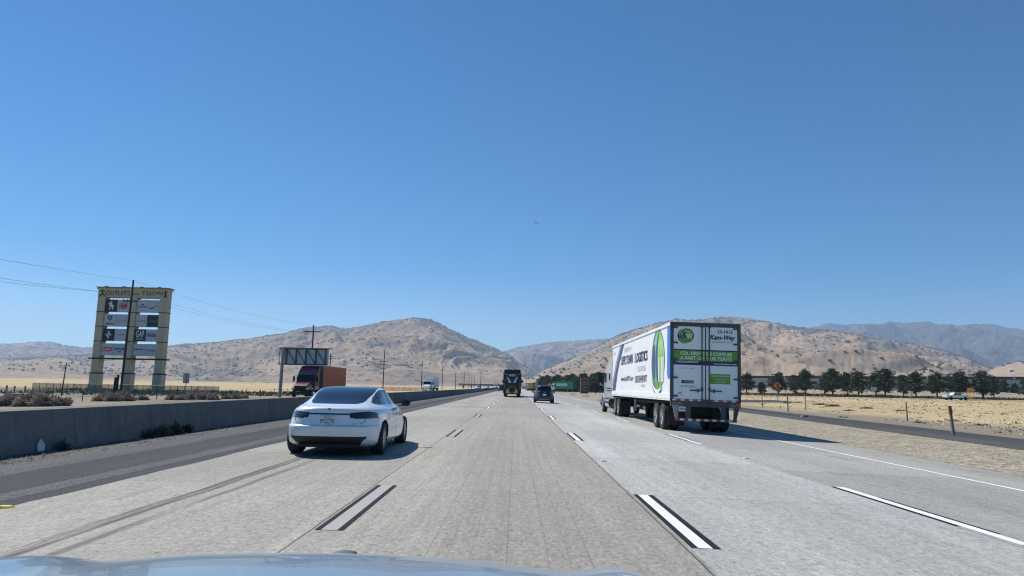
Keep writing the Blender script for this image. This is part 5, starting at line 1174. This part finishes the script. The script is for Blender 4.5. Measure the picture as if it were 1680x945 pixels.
# ------------------------------------------------------------------ dry bushes
def bush_mesh(seed, mat, n=900, name='dry_bush', up=.75, blade=.055):
    rg = random.Random(seed); m = MB(); m.keep = True
    for i in range(n):
        th, ph = rg.uniform(0, 2*PI), math.acos(rg.uniform(-.05, 1)); d = Vector((math.sin(ph)*math.cos(th), math.sin(ph)*math.sin(th), math.cos(ph)*up))
        k = .75+.4*noise.noise(d*2.1+Vector((seed, 0, 0))); a = d*rg.uniform(.15, .75)*k; e = d*rg.uniform(.8, 1.05)*k+Vector((rg.gauss(0, .1), rg.gauss(0, .1), rg.gauss(0, .06)))
        q = (e-a).cross(Vector((rg.gauss(0, 1), rg.gauss(0, 1), rg.gauss(0, 1)))).normalized()*blade*rg.uniform(.5, 1.5)
        m.add([a-q, a+q, e+q*.4, e-q*.4], [(0, 1, 2, 3)])
    return m.mesh(name, mat)
BM = [bush_mesh(i, M['dry_brush']) for i in range(4)]; SG = [bush_mesh(i+20, M['sage_leaves'], 380, 'sage_bush', .7, .07) for i in range(3)]
bl = [(3, 664, 52, 1.0, 'large dry tumbleweed at the lower left, partly out of frame'), (16, 660, 50, 1.15, 'dry brown tumbleweed in front of the grey cabinet'), (38, 662, 49, .8, 'low dry tumbleweed below the grey cabinet, at the road edge'), (56, 659, 50, 1.35, 'largest dark brown tumbleweed right of the grey cabinet'), (74, 660, 49.5, 1.2, 'dark brown tumbleweed third from the cabinet along the verge'), (88, 660, 50, 1.0, 'round tumbleweed at the right end of the cabinet clump'), (103, 661, 50.5, .95, 'pale tan tumbleweed ending the clump left of the pylon'), (66, 655, 55, 1.1, 'pale tumbleweed at the back of the cabinet clump'),
      (20, 647, 63, .9, 'grey brush tangled between the wooden posts'), (176, 655, 68, 1.1, 'dry bush at the foot of the cut pole stubs'), (187, 657, 67, 1.2, 'wide dry bush between the stubs and leaning pole'), (199, 656, 68, 1.25, 'dark dry bush right at the foot of the leaning pole'), (211, 657, 68, 1.0, 'low dry bush right of the leaning pole'), (163, 657, 67, .8, 'small dry bush left of the cut pole stubs'), (236, 655, 72, .8, 'small flat dry bush below the middle pylon column'), (283, 653, 74, .9, 'small tumbleweed just left of the bare backed road sign'), (297, 655, 73, .8, 'tumbleweed in front of the bare backed road sign post'), (322, 652, 75, 1.45, 'big rounded tumbleweed right of the bare backed road sign'), (335, 653, 74, 1.2, 'second tumbleweed right of the bare backed road sign'), (350, 654, 73, .9, 'last tumbleweed of the clump right of the bare backed sign'), (372, 653, 79, .75, 'little tumbleweed left of the pair before the message sign'), (388, 653, 80, .85, 'tumbleweed midway between the two road signs'), (402, 652, 82, .7, 'small tumbleweed nearest the message sign post')]
for i, (px_, py_, d, sz, lb) in enumerate(bl):
    x = xat(px_, d); o = link('dry_bush', BM[i % 4]); o.location = (x, d, g(x)-.05); o.scale = (sz*.95, sz*.95, sz*1.2); o.rotation_euler.z = i*1.3; tag(o, lb, 'bush', 'dry tumbleweeds beyond the far shoulder')
# sage and weeds carpeting the strip behind the fence
rg = random.Random(11); sg = MB(); sg.keep = True
for i in range(900):
    y = rg.uniform(104, 170); x = rg.uniform(-100, -33)
    if noise.noise((x*.06, y*.06, 2)) < -.15: continue
    h = rg.uniform(.2, .55)
    for _ in range(7):
        d = Vector((rg.gauss(0, .6), rg.gauss(0, .4), rg.uniform(.3, 1)))*h; q = Vector((rg.gauss(0, 1), rg.gauss(0, 1), rg.gauss(0, .5))).normalized()*h*.35; b0 = Vector((x+rg.gauss(0, .5), y, g(x)))
        sg.add([b0-q, b0+q, b0+d+q*.6, b0+d-q*.6], [(0, 1, 2, 3)])
tag(sg.build('sage_scrub', M['sage_leaves']), 'low grey green sage growing behind the chain link fence', 'scrub', kind='stuff')
# weeds and litter at the foot of the barrier
WM = [bush_mesh(40+i, M['weed_leaves'], 170, 'weed', 1.1, .10) for i in range(3)]
for i, (px_, py_, sz, lb) in enumerate(((70, 733, .17, 'small grey weed at the barrier foot beside the white litter'), (183, 714, .20, 'leafy grey weed at the barrier foot, left of a row of four'), (198, 712, .26, 'tallest leafy weed in the row at the barrier foot'), (216, 709, .27, 'bushy grey weed at the barrier foot, third in the row'), (232, 708, .22, 'grey weed at the barrier foot, right end of the row'))):
    Y_ = {70: 14.6, 183: 18.0, 198: 18.6, 216: 19.4, 232: 20.1}[px_]; o = link('weed', WM[i % 3]); o.location = (-9.16, Y_, .01); o.scale = (sz, sz*1.2, sz*1.3); o.rotation_euler.z = i; tag(o, lb, 'weed', 'weeds along the barrier foot')
m = MB(); m.prism([(-.06, 0), (.05, .01), (.07, .13), (.0, .24), (-.07, .12)], (0, 0, 0), (.55, .8, 0), (-.2, .1, 1), .012); tag(m.build('litter', M['paper'], loc=(-9.2, 14.0, .02)), 'crumpled white scrap of litter propped against the barrier foot', 'litter')
mkr = MB(); mkr.box((0, 0, .012), (.16, .11, .022), taper=(.75, .7)); o = mkr.build('road_reflector', M['marker_yellow'], loc=(-5.62, 8.05, .008)); tag(o, 'yellow raised road reflector on the edge of the left shoulder', 'reflector')
for i, (x, y, lb) in enumerate(((1.77, 14.4, 'white raised reflector on the line right of our lane'), (5.3, 16.6, 'white raised reflector in the gap behind the white lorry'))): o = MB().box((0, 0, .012), (.11, .11, .022), taper=(.7, .7)).build('road_reflector', M['white_sign'], loc=(x, y, g(x)+.012)); tag(o, lb, 'reflector')

# ================================================================== right side
# pines: trunk with limbs, crown of many needle clumps in flat tiers
def pine(seed, h, wide, mat, lean=0):
    rg = random.Random(seed); tr = MB(); cr_ = MB(); cr_.keep = True
    pts = [(lean*k/6+rg.gauss(0, .05), rg.gauss(0, .05), h*.92*k/6) for k in range(7)]; pts[0] = (0, 0, -.2); tr.path(pts, [.28-.035*k for k in range(7)], 8)
    tips = []; nl = 34
    for i in range(nl):
        f = .20+.78*(i/nl)**.9; z = h*f; th = i*2.4+rg.uniform(-.5, .5); L = wide*min(1, (f-.05)*3.2)*(1.03-f)**.62*rg.uniform(.55, 1.2)*1.12
        b0 = Vector((lean*f, 0, z)); e = b0+Vector((math.cos(th)*L, math.sin(th)*L, rg.uniform(.0, .35)*L)); mid = b0.lerp(e, .5)+Vector((0, 0, .06*L))
        tr.path([b0, mid, e], [.085, .06, .02], 5)
        for q in range(4+int(L*1.8)): t = rg.uniform(.25, 1.05); tips.append((b0.lerp(e, t)+Vector((rg.gauss(0, .35), rg.gauss(0, .35), rg.gauss(.15, .3))), rg.choice((.4, .55, .7, 1.0))))
    for q in range(9): tips.append((Vector((lean+rg.gauss(0, .45), rg.gauss(0, .45), h*rg.uniform(.88, 1.0))), rg.uniform(.4, .7)))
    for c, r in tips:
        for _ in range(20):
            d = Vector((rg.gauss(0, 1), rg.gauss(0, 1), rg.gauss(0, .62))); d.normalize(); k = r*rg.uniform(.4, 1.1); p = c+Vector((d.x*k, d.y*k, d.z*k*.72)); u = Vector((rg.gauss(0, 1), rg.gauss(0, 1), rg.gauss(.3, .7))).normalized()*rg.uniform(.14, .32); v = u.cross(d); v = v.normalized()*rg.uniform(.08, .17) if v.length > .01 else Vector((.05, 0, 0))
            cr_.add([p-u, p+v, p+u, p-v], [(0, 1, 2, 3)])
    return tr.mesh('trunk', M['bark']), cr_.mesh('crown', mat)
PV = [pine(1, 9.6, 4.4, M['pine_needles']), pine(2, 9.0, 5.0, M['pine_needles']), pine(3, 10, 4.0, M['pine_needles_blue'], .4), pine(4, 8.4, 4.6, M['pine_needles_blue'], -.3), pine(5, 9.4, 4.5, M['pine_needles'], .2), pine(6, 6.5, 3.4, M['olive_leaves'])]
def plant_pine(v, px_, d, top_px, lb, grp, z=None, sx=1.0):
    x = xat(px_, d); z = g(x) if z is None else z; h0 = (9.6, 9.0, 10, 8.4, 9.4, 6.5)[v]; sc = (P(px_, top_px, d).z-z)/h0
    t = thing('pine_tree' if v < 5 else 'small_tree', lb, 'tree', (x, d, z), px_*.7, grp); t.scale = (sc*sx, sc*sx, sc); link('trunk', PV[v][0], t); link('crown', PV[v][1], t)
GR = 'pines in front of the warehouse'
for v, px_, d, tp, lb, sx in [
    (1, 1225, 238, 614, 'bushy pine emerging from behind the white trailer', 1.0), (5, 1249, 232, 628, 'small grey thin tree between the first two pines', .9), (3, 1277, 236, 613, 'pine rising behind the yellow diamond warning sign', 1.0),
    (0, 1303, 252, 616, 'smaller pine right of the yellow diamond warning sign', 1.05), (1, 1321, 236, 609, 'broad dark pine, second right of the yellow diamond sign', 1.12), (4, 1353, 250, 617, 'smaller pine in a touching group of three, on the left', 1.0), (0, 1366, 234, 606, 'tall peaked pine in the middle of the tree row', 1.15),
    (3, 1391, 250, 613, 'light green pine just left of the white notice board', 1.0), (4, 1408, 236, 611, 'dark round topped pine behind the white notice board', 1.1), (1, 1437, 250, 614, 'low wide pine right of the white notice board', 1.1), (2, 1452, 236, 606, 'tallest narrow topped pine above the small white sign', 1.25),
    (0, 1482, 246, 616, 'mid height pine over the small white sign', 1.0), (4, 1503, 236, 612, 'pine standing just right of the small white sign', 1.1), (1, 1537, 236, 614, 'pine directly behind the nose of the parked pickup', 1.1), (3, 1573, 236, 612, 'pine directly behind the yellow arrow sign and pickup bed', 1.15), (2, 1612, 232, 610, 'tall broad pine right of the yellow arrow sign', 1.45), (0, 1630, 248, 618, 'pine overlapped by the tall broad one near the frame edge', .9),
    (4, 1648, 262, 624, 'little pine before the warehouse wall, near the frame edge', .8), (3, 1664, 270, 630, 'smallest pine before the warehouse wall', .7), (1, 1684, 240, 621, 'pine cut off by the right frame edge', .9)]:
    plant_pine(v, px_, d, tp, lb, GR, sx=sx)
GR2 = 'dense dark trees beyond the freeway'
mid = [(868, 420, 631), (876, 410, 628), (884, 400, 624), (890, 385, 618), (897, 372, 616), (903, 362, 621), (909, 356, 619), (916, 350, 616), (923, 345, 618), (930, 342, 616), (937, 338, 615), (944, 330, 618), (951, 325, 619), (957, 318, 613), (963, 314, 619), (971, 308, 617), (978, 304, 613), (985, 300, 612), (992, 296, 612), (998, 292, 613), (1006, 300, 615), (1016, 296, 618)]
for i, (px_, d, tp) in enumerate(mid): plant_pine((1, 4, 3, 0, 2)[i % 5], px_, d, tp, 'dense dark pine in the tree belt behind the green box truck', GR2, -.2, 1.25)
plant_pine(5, 977, 205, 626, 'round grey green small tree right of the brown monument sign', 'small trees', -.1, 1.15)
rg = random.Random(21); us = MB(); us.keep = True
def shrub_belt(mb, n, fx, hh, w):
    for i in range(n):
        x, y = fx(rg); 
        for _ in range(9):
            c = Vector((x+rg.gauss(0, .5), y+rg.gauss(0, .4), g(x)+rg.uniform(.05, hh))); u = Vector((rg.gauss(0, 1), rg.gauss(0, .6), rg.gauss(0, .8))).normalized()*w; v = Vector((rg.gauss(0, 1), rg.gauss(0, 1), rg.gauss(0, 1))).normalized()*w*.6; mb.add([c-u, c+v, c+u, c-v], [(0, 1, 2, 3)])
def belt_mid(r): t = r.random(); return xat(866+130*t, 330-55*t)+r.gauss(0, 1), 330-55*t-r.uniform(0, 10)
shrub_belt(us, 500, belt_mid, 1.8, .5); tag(us.build('undergrowth', M['pine_needles_blue']), 'dark undergrowth below the tree belt by the green box truck', 'shrubs', kind='stuff')
us2 = MB(); us2.keep = True
shrub_belt(us2, 520, lambda r: (xat(1205+490*(t := r.random()), 226), 222+r.uniform(0, 8)), .75, .3); tag(us2.build('ground_cover', M['olive_leaves']), 'low dark ground cover under the row of pines', 'shrubs', kind='stuff')
# earth bank between the pines and the warehouse
mb = MB(); mb.keep = True
for px_ in range(1120, 1900, 20):
    for d, zz in ((246, .25), (251, 1.0), (256, 2.2), (260, 2.7), (274, 2.6)):
        x = xat(px_, d); mb.v.append((x, d, zz+(.35*noise.noise((x*.07, d*.2, 3))+.2*noise.noise((x*.4, d, 5)) if zz > .5 else 0)))
k = 5; nn_ = len(mb.v)//k; mb.f = [(j*k+i, (j+1)*k+i, (j+1)*k+i+1, j*k+i+1) for j in range(nn_-1) for i in range(k-1)]
s = NT('bank_earth'); a = s.noise(.6, 5, .7, (1, 1, 2)); s.col(s.ramp(a, [(.35, (.20, .165, .12)), (.5, (.34, .275, .20)), (.65, (.42, .35, .26))])); s.set(Roughness=1.0); structure(mb, 'earth_bank', s.m, True)
# warehouse
w0, w1 = P(1195, 617, 352), P(1760, 618, 262); wl = (Vector((w1.x, w1.y))-Vector((w0.x, w0.y))).length; wa = math.atan2(w1.y-w0.y, w1.x-w0.x)
wh = thing('warehouse', 'long pale blue warehouse with dark roof band behind the pines', 'building', (w0.x, w0.y, .1), wa)
H_ = P(1400, 617.5, 318).z-.1
MB().b2(0, wl, 0, 60, 0, H_-1.1).build('wall', M['warehouse'], wh); MB().b2(-.3, wl+.3, -.25, 60, H_-1.1, H_).build('roof_band', M['warehouse_dark'], wh)
m = MB(); m.b2(0, wl, -.05, 0, 3.9, 4.3); m.build('wall_stripe', M['steel_blue'], wh)
for i in range(9): 
    x = wl*(.06+.11*i); MB().b2(x-.1, x+.1, -.16, 0, 0, H_-1.1).build('downpipe', M['sign_back'], wh)
    if i % 2: MB().b2(x+4.8, x+5.5, -.55, -.25, H_-.75, H_-.45).build('wall_lamp', M['clear_lens'], wh)
for i in range(6): x = wl*(.1+.15*i); MB().b2(x, x+3.2, -.06, 0, 0, 3.3).build('dock_door', M['sign_back'], wh)
# pickup
pkx = xat(1586, 184); pk = thing('pickup_truck', 'white crew cab pickup driving left in front of the pines', 'pickup', (pkx, 184, g(pkx)+.03), R(90))
def pick_box(): pass
m = MB(); m.b2(-.98, .98, 0, 5.8, .55, 1.08); m.v = [(x*(1 if z < .8 else .985), y, z) for x, y, z in m.v]; m.build('body', M['white_paint'], pk, R(40), .08)
m = MB(); m.b2(-.95, .95, 3.95, 5.78, 1.0, 1.22); m.build('bonnet', M['white_paint'], pk, R(40), .09)
m = MB(); m.prism([(1.75, 1.05), (4.35, 1.05), (3.65, 1.80), (3.45, 1.87), (2.0, 1.87), (1.82, 1.75)], (-.86, 0, 0), (0, 1, 0), (0, 0, 1), 1.72); cab_ = m.build('cab', M['white_paint'], pk, R(40), .07)
for sx in (-1, 1):
    m = MB(); m.prism([(2.0, 1.25), (2.85, 1.25), (2.85, 1.72), (2.02, 1.72)], (sx*.862, 0, 0), (0, 1, 0), (0, 0, 1), .012*sx); m.build('side_window', M['glass'], cab_)
    m = MB(); m.prism([(2.93, 1.25), (3.98, 1.25), (3.58, 1.72), (2.93, 1.72)], (sx*.862, 0, 0), (0, 1, 0), (0, 0, 1), .012*sx); m.build('side_window', M['glass'], cab_)
    MB().b2(sx*.93-.06, sx*.93+.06, .0, 1.8, 1.05, 1.3).build('bed_side', M['white_paint'], pk, R(40), .03)
    for y in (1.05, 4.7): wheel(pk, sx*.86, y, .40, .27, 'alloy', 6, sx)
    for y in (1.05, 4.7): m = MB(); m.lathe([(-.03, .30), (-.03, .49), (.035, .49), (.035, .30)], (sx*.965, y, .42), 'x', 26); m.build('wheel_arch', M['chassis'], pk)
    MB().box((sx*1.08, 3.85, 1.32), (.2, .12, .2)).build('door_mirror', M['dark_plastic'], pk, False, .03)
    MB().b2(sx*.8-.15, sx*.8+.15, 5.7, 5.82, .85, 1.05).build('headlight', M['clear_lens'], pk)
MB().b2(-.98, .98, -.08, 0, .55, .75).build('rear_bumper', M['chrome'], pk); MB().b2(-.9, .9, -.02, .05, .75, 1.28).build('tailgate', M['white_paint'], pk); MB().b2(-.96, .96, 5.75, 5.9, .45, .8).build('front_bumper', M['chrome'], pk, False, .04)
MB().b2(-.75, .75, .3, 5.5, .35, .6).build('chassis', M['chassis'], pk)
# signs on the right
def sign_post(name, lb, px_, d, base_h, parts, cat='sign', post=M['wood_post'], two=False):
    x = xat(px_, d); t = thing(name, lb, cat, (x, d, g(x)))
    for q in ((-.8, .8) if two else (0,)): MB().tube((q, .06, -.1), (q, .06, base_h), .06, 6).build('post', post, t)
    return t
def panel(t, poly, z, mat, name='panel', y=0.0): m = MB(); m.prism(poly, (0, y, z), (1, 0, 0), (0, 0, 1), .04); return m.build(name, mat, t)
D = 112; k_ = P(1276, 632, D).z-g(48); t = sign_post('warning_sign', 'yellow diamond traffic signal ahead sign on a post before the pines', 1276, D, k_+.4, None)
p = panel(t, [(0, .66), (.66, 0), (0, -.66), (-.66, 0)], k_, M['orange_sign'])
MB().b2(-.15, .15, -.06, -.04, k_-.36, k_+.36).build('signal_symbol', M['black'], p)
for q, mt in ((.22, 'red_print'), (0, 'yellow_sign'), (-.22, 'green_print')): MB().tube((0, -.066, k_+q), (0, -.06, k_+q), .085, 12).build('signal_dot', M[mt], p)
D = 172; x = xat(1566, D); k_ = P(1566, 641, D).z-g(x); t = sign_post('arrow_sign', 'yellow one way arrow sign topped by a small panel, behind the pickup bed', 1566+26, D, k_, None, two=True)
p = panel(t, [(-.68*1.0, -.42), (.68, -.42), (.68, .42), (-.68, .42)], k_, M['yellow_sign'])
m = MB(); m.prism([(-.48, -.09), (.1, -.09), (.1, -.24), (.5, 0), (.1, .24), (.1, .09), (-.48, .09)], (0, -.05, k_), (1, 0, 0), (0, 0, 1), .01); m.build('arrow', M['black'], p)
panel(t, [(-.7, -.14), (.7, -.14), (.7, .14), (-.7, .14)], k_+.60, M['orange_sign'], 'top_panel')
D = 166; x = xat(1592, D); kz = P(1592, 652, D).z-g(x); t = sign_post('round_marker', 'small round yellow marker low beside the arrow sign', 1592.5, D, kz, None); panel(t, [(.36*math.cos(a*PI/8), .36*math.sin(a*PI/8)) for a in range(16)], kz, M['yellow_sign'])
D = 190; x = xat(1434, D); kz = P(1434, 638, D).z-g(x); t = sign_post('notice_board', 'white rectangular notice board between pine trunks', 1434, D, kz, None); p = panel(t, [(-.75, -.45), (.75, -.45), (.75, .45), (-.75, .45)], kz, M['white_sign'])
m = MB()
for q in (-.4, 0, .4): m.b2(q-.1, q+.1, -.056, -.05, kz-.2, kz+.25)
m.build('sign_symbol', M['grey_mark'], p)
D = 168; x = xat(1494, D); kz = P(1494, 646, D).z-g(x); t = sign_post('road_sign', 'small white square sign with dark mark left of the pickup', 1494.5, D, kz, None); p = panel(t, [(-.42, -.45), (.42, -.45), (.42, .45), (-.42, .45)], kz, M['white_sign'])
m = MB(); m.b2(-.12, .12, -.056, -.05, kz-.1, kz+.3); m.b2(-.25, .25, -.056, -.05, kz-.3, kz-.2); m.build('sign_symbol', M['grey_mark'], p)
D = 240; x = xat(902, D); kz = P(902, 631, D).z+.2; t = sign_post('warning_sign', 'small yellow diamond warning sign among the trees above the dark grey suv', 902, D, kz, None); p = panel(t, [(0, .7), (.7, 0), (0, -.7), (-.7, 0)], kz, M['yellow_sign']); MB().b2(-.1, .1, -.06, -.04, kz-.3, kz+.3).build('symbol', M['black'], p)
D = 205; x = xat(959, D); kz = P(959, 621, D).z-(-.2); t = thing('monument_sign', 'brown red panelled monument sign in a pale frame before dark trees', 'sign', (x, D, -.2)); hw_ = .95
MB().b2(-hw_, hw_, -.15, .2, .1, kz-.2).build('panel', M['brown_red'], t); MB().b2(-hw_-.3, -hw_, -.25, .3, 0, kz).build('frame_post', M['wood_post'], t); MB().b2(hw_, hw_+.15, -.25, .3, 0, kz).build('frame_post', M['wood_post'], t); MB().b2(-hw_, hw_+.15, -.22, .28, kz-.2, kz).build('frame_top', M['wood_post'], t)
m = MB()
for q in (.72, .58, .40, .22): m.b2(-.55, .55, -.165, -.15, kz*q, kz*q+.12)
m.build('sign_lettering', M['sign_back'], t)
# marker posts
for px_, pyb, h_, lb, mt, Dp in ((1565, 714.5, 1.27, 'leaning grey wooden post with brown top beside the dark ramp kerb', 1, 0), (1489, 692, 1.24, 'upright grey wooden post on the far side of the ramp', 0, 0), (1293, 675, 1.5, 'thick grey wooden post at the ramp kerb near the trailer', 0, 0), (1322, 673, 1.55, 'slim grey post just right of the thick wooden post', 0, 0), (1251, 668, 1.5, 'slim pale post at the ramp kerb nearest the trailer', 0, 0), (1244, 652, .95, 'short white marker post near the trailer tail', 2, 128), (1296, 656, .8, 'short white marker post right of the yellow diamond sign', 2, 122), (1345, 652, .95, 'short white marker post at the field edge', 2, 150), (1478, 652, 1.0, 'short white marker post left of the small white sign', 2, 162), (1519, 653, 1.0, 'thin grey stake between the small white sign and pickup', 0, 160)):
    if Dp: Yp = Dp; xp = xat(px_, Yp)
    else:
        Yp = 20.0
        for _ in range(40): r_ = ray(px_, pyb); xp = r_.x/r_.y*Yp; Yp = Yp*.5+.5*((g(xp)+.02-CAM_H)/(r_.z/r_.y))
    w_ = .055 if mt != 2 else .05; ln_ = -.10 if mt == 1 else (-.03 if h_ > 1.1 else 0); t = thing('marker_post', lb, 'post', (xp, Yp, g(xp)), 0, 'marker posts along the ramp')
    m = MB(); m.tube((0, 0, -.1), (ln_, 0, h_), w_*(1.25 if px_ in (1565, 1293) else .9), 8, w_*(1.1 if px_ in (1565, 1293) else .8)); m.build('stake', M['white_sign'] if mt == 2 else M['wood_post'], t, R(40))
    if mt == 1: m = MB(); m.tube((ln_*.72, 0, h_*.72), (ln_*1.0, 0, h_+.004), w_*1.28, 8); m.build('painted_top', M['brown_post'], t, R(40))
# dry grass field and scattered scrub on the right
rg = random.Random(31); gr = MB(); gr.keep = True
for i in range(2400):
    y = 28+170*rg.random()**1.25; x = rg.uniform(RX(y)+5, min(xat(1720, y), 300)) if xat(1720, y) > RX(y)+5 else None
    if x is None: continue
    dn = noise.noise((x*.12, y*.12, 4))
    if dn < rg.uniform(-.5, .25) or x < RX(y)+5+4*rg.random(): continue
    h = rg.uniform(.03, .09)*(1+y/200); z = g(x)
    for _ in range(3): q = Vector((rg.gauss(0, .035), rg.gauss(0, .03), 0))*(1+y/120); d = Vector((rg.gauss(0, .05), rg.gauss(0, .05), h)); b0 = Vector((x+rg.gauss(0, .12), y+rg.gauss(0, .12), z)); gr.add([b0-q, b0+q, b0+d+q*.3], [(0, 1, 2)])
tag(gr.build('dry_grass', M['dry_grass_blades']), 'dry golden grass covering the field right of the ramp', 'grass', kind='stuff')
for i, (px_, py_, d, sz, v) in enumerate(((1392, 671, 68, .55, 1), (1560, 679, 48, .5, 0), (1606, 683, 42, .5, 2), (1380, 680, 52, .45, 1), (1290, 660, 100, .7, 2), (1310, 660, 105, .7, 0), (1345, 662, 92, .9, 1), (1365, 664, 84, 1.0, 1), (1420, 666, 76, .8, 1), (1475, 670, 68, .6, 2), (1505, 682, 45, .45, 0), (1000, 650, 120, .6, 0), (962, 645, 150, .8, 1), (985, 655, 100, .5, 2), (940, 643, 190, .9, 1))):
    x = xat(px_, d); o = link('scrub_clump', (BM+SG)[(v+i) % 7]); o.location = (x, d, g(x)-.04); o.scale = (sz*1.3, sz, sz*.45); o.rotation_euler.z = i; tag(o, 'low dry scrub clump dotted over the bare ground right of the freeway', 'bush', 'scrub clumps right of the freeway')
for i, (px_, d) in enumerate(((1610, 240), (1634, 242), (1655, 245), (1674, 240), (1540, 228), (1498, 226))): x = xat(px_, d); o = link('dry_bush', BM[i % 4]); o.location = (x, d, g(x)); o.scale = (1.7, 1.2, .9); tag(o, 'brown dry bush in the bare strip below the warehouse pines', 'bush', 'dry bushes under the pines')
# chunk of broken kerb on the gravel
m = MB(); m.box((0, 0, .08), (.62, .3, .16), Matrix.Rotation(.4, 3, 'Z'), (.8, .7)); xk = xat(1334, 52); tag(m.build('concrete_chunk', M['wood_post'], None, False, .04, (xk-1.5, 50, g(xk))), 'pale broken chunk of kerb lying on the gravel verge', 'rubble')
# loose stones on the verges
rg = random.Random(77); stn = MB()
for i in range(2600):
    y = 9+45*rg.random()**1.4; x = rg.uniform(10.9, max(11.2, RX(y)-.6)) if rg.random() < .7 else rg.uniform(-9.2, -8.3)
    r = rg.uniform(.008, .028)*(1.3 if rg.random() < .08 else 1); z = g(x)+.01; a = rg.uniform(0, 6); c_, s_ = math.cos(a)*r, math.sin(a)*r
    stn.add([(x-c_, y-s_, z), (x+s_, y-c_, z), (x+c_, y+s_, z), (x-s_, y+c_, z), (x+rg.uniform(-.3, .3)*r, y, z+r*.9)], [(0, 1, 4), (1, 2, 4), (2, 3, 4), (3, 0, 4)])
tag(stn.build('loose_gravel', M['wood_post']), 'loose stones strewn over the gravel verges', 'gravel', kind='stuff')

# ================================================================== bonnet of the car the picture is taken from
oc_ = thing('car', 'pale silver blue bonnet of the observing car along the bottom edge', 'car', (-.36, 0, 0))
m = MB(); m.keep = True; nx, ny = 48, 22
def hood_z(u, v):                                      # u across -1..1, v 0 at the nose .. 1 at the windscreen
    z = 1.096+.06*(1-(1-v)**2) - .020*u*u - .022*abs(u)**8 - .06*(1-v)**8
    z += .010*math.exp(-((abs(u)-.66)/.05)**2)-.008*math.exp(-((abs(u)-.5)/.12)**2) + .004*math.exp(-(u/.3)**2)
    return z
for j in range(ny+1):
    v = j/ny
    for i in range(nx+1):
        u = -1+2*i/nx; y = 1.66-1.15*v-.10*u*u*(1-v*.4)-.03*abs(u)**5; m.v.append((u*.85, y, hood_z(u, v)))
m.f = [(j*(nx+1)+i, (j+1)*(nx+1)+i, (j+1)*(nx+1)+i+1, j*(nx+1)+i+1) for j in range(ny) for i in range(nx)]
b_ = len(m.v)
for i in range(nx+1): u = -1+2*i/nx; p = m.v[i]; m.v.append((p[0], p[1]+.03, p[2]-.35))
m.f += [(i, i+1, b_+i+1, b_+i) for i in range(nx)]
HB = m.build('bonnet', M['silver_blue_paint'], oc_, True)
m = MB(); m.lathe([(0, .024), (.004, .024), (.006, .016), (.007, .004)], (0, 1.54, 0), 'z', 20); m.build('bonnet_badge', M['dark_steel'], oc_, True, 0, (.01, 0, hood_z(0, .105)-.002))
m = MB(); m.b2(-.78, .78, .2, 1.35, .55, .95); m.build('engine_bay', M['chassis'], oc_)

# a bird high over the road
bd = thing('bird', 'tiny dark bird high in the blue sky above the gap in the hills', 'bird', P(880, 366, 150), R(20))
m = MB(); m.path([(0, -.32, 0), (0, -.15, .03), (0, .12, .02), (0, .34, 0)], [.03, .10, .09, .03], 6); m.build('body', M['black'], bd)
for sx in (-1, 1):
    m = MB(); m.prism([(0, .12), (.35*sx, .16), (.8*sx, .02), (.78*sx, -.04), (.35*sx, -.08), (0, -.1)], (0, 0, .05), (1, 0, .22*sx), (0, 1, 0), .02); m.build('wing', M['black'], bd)
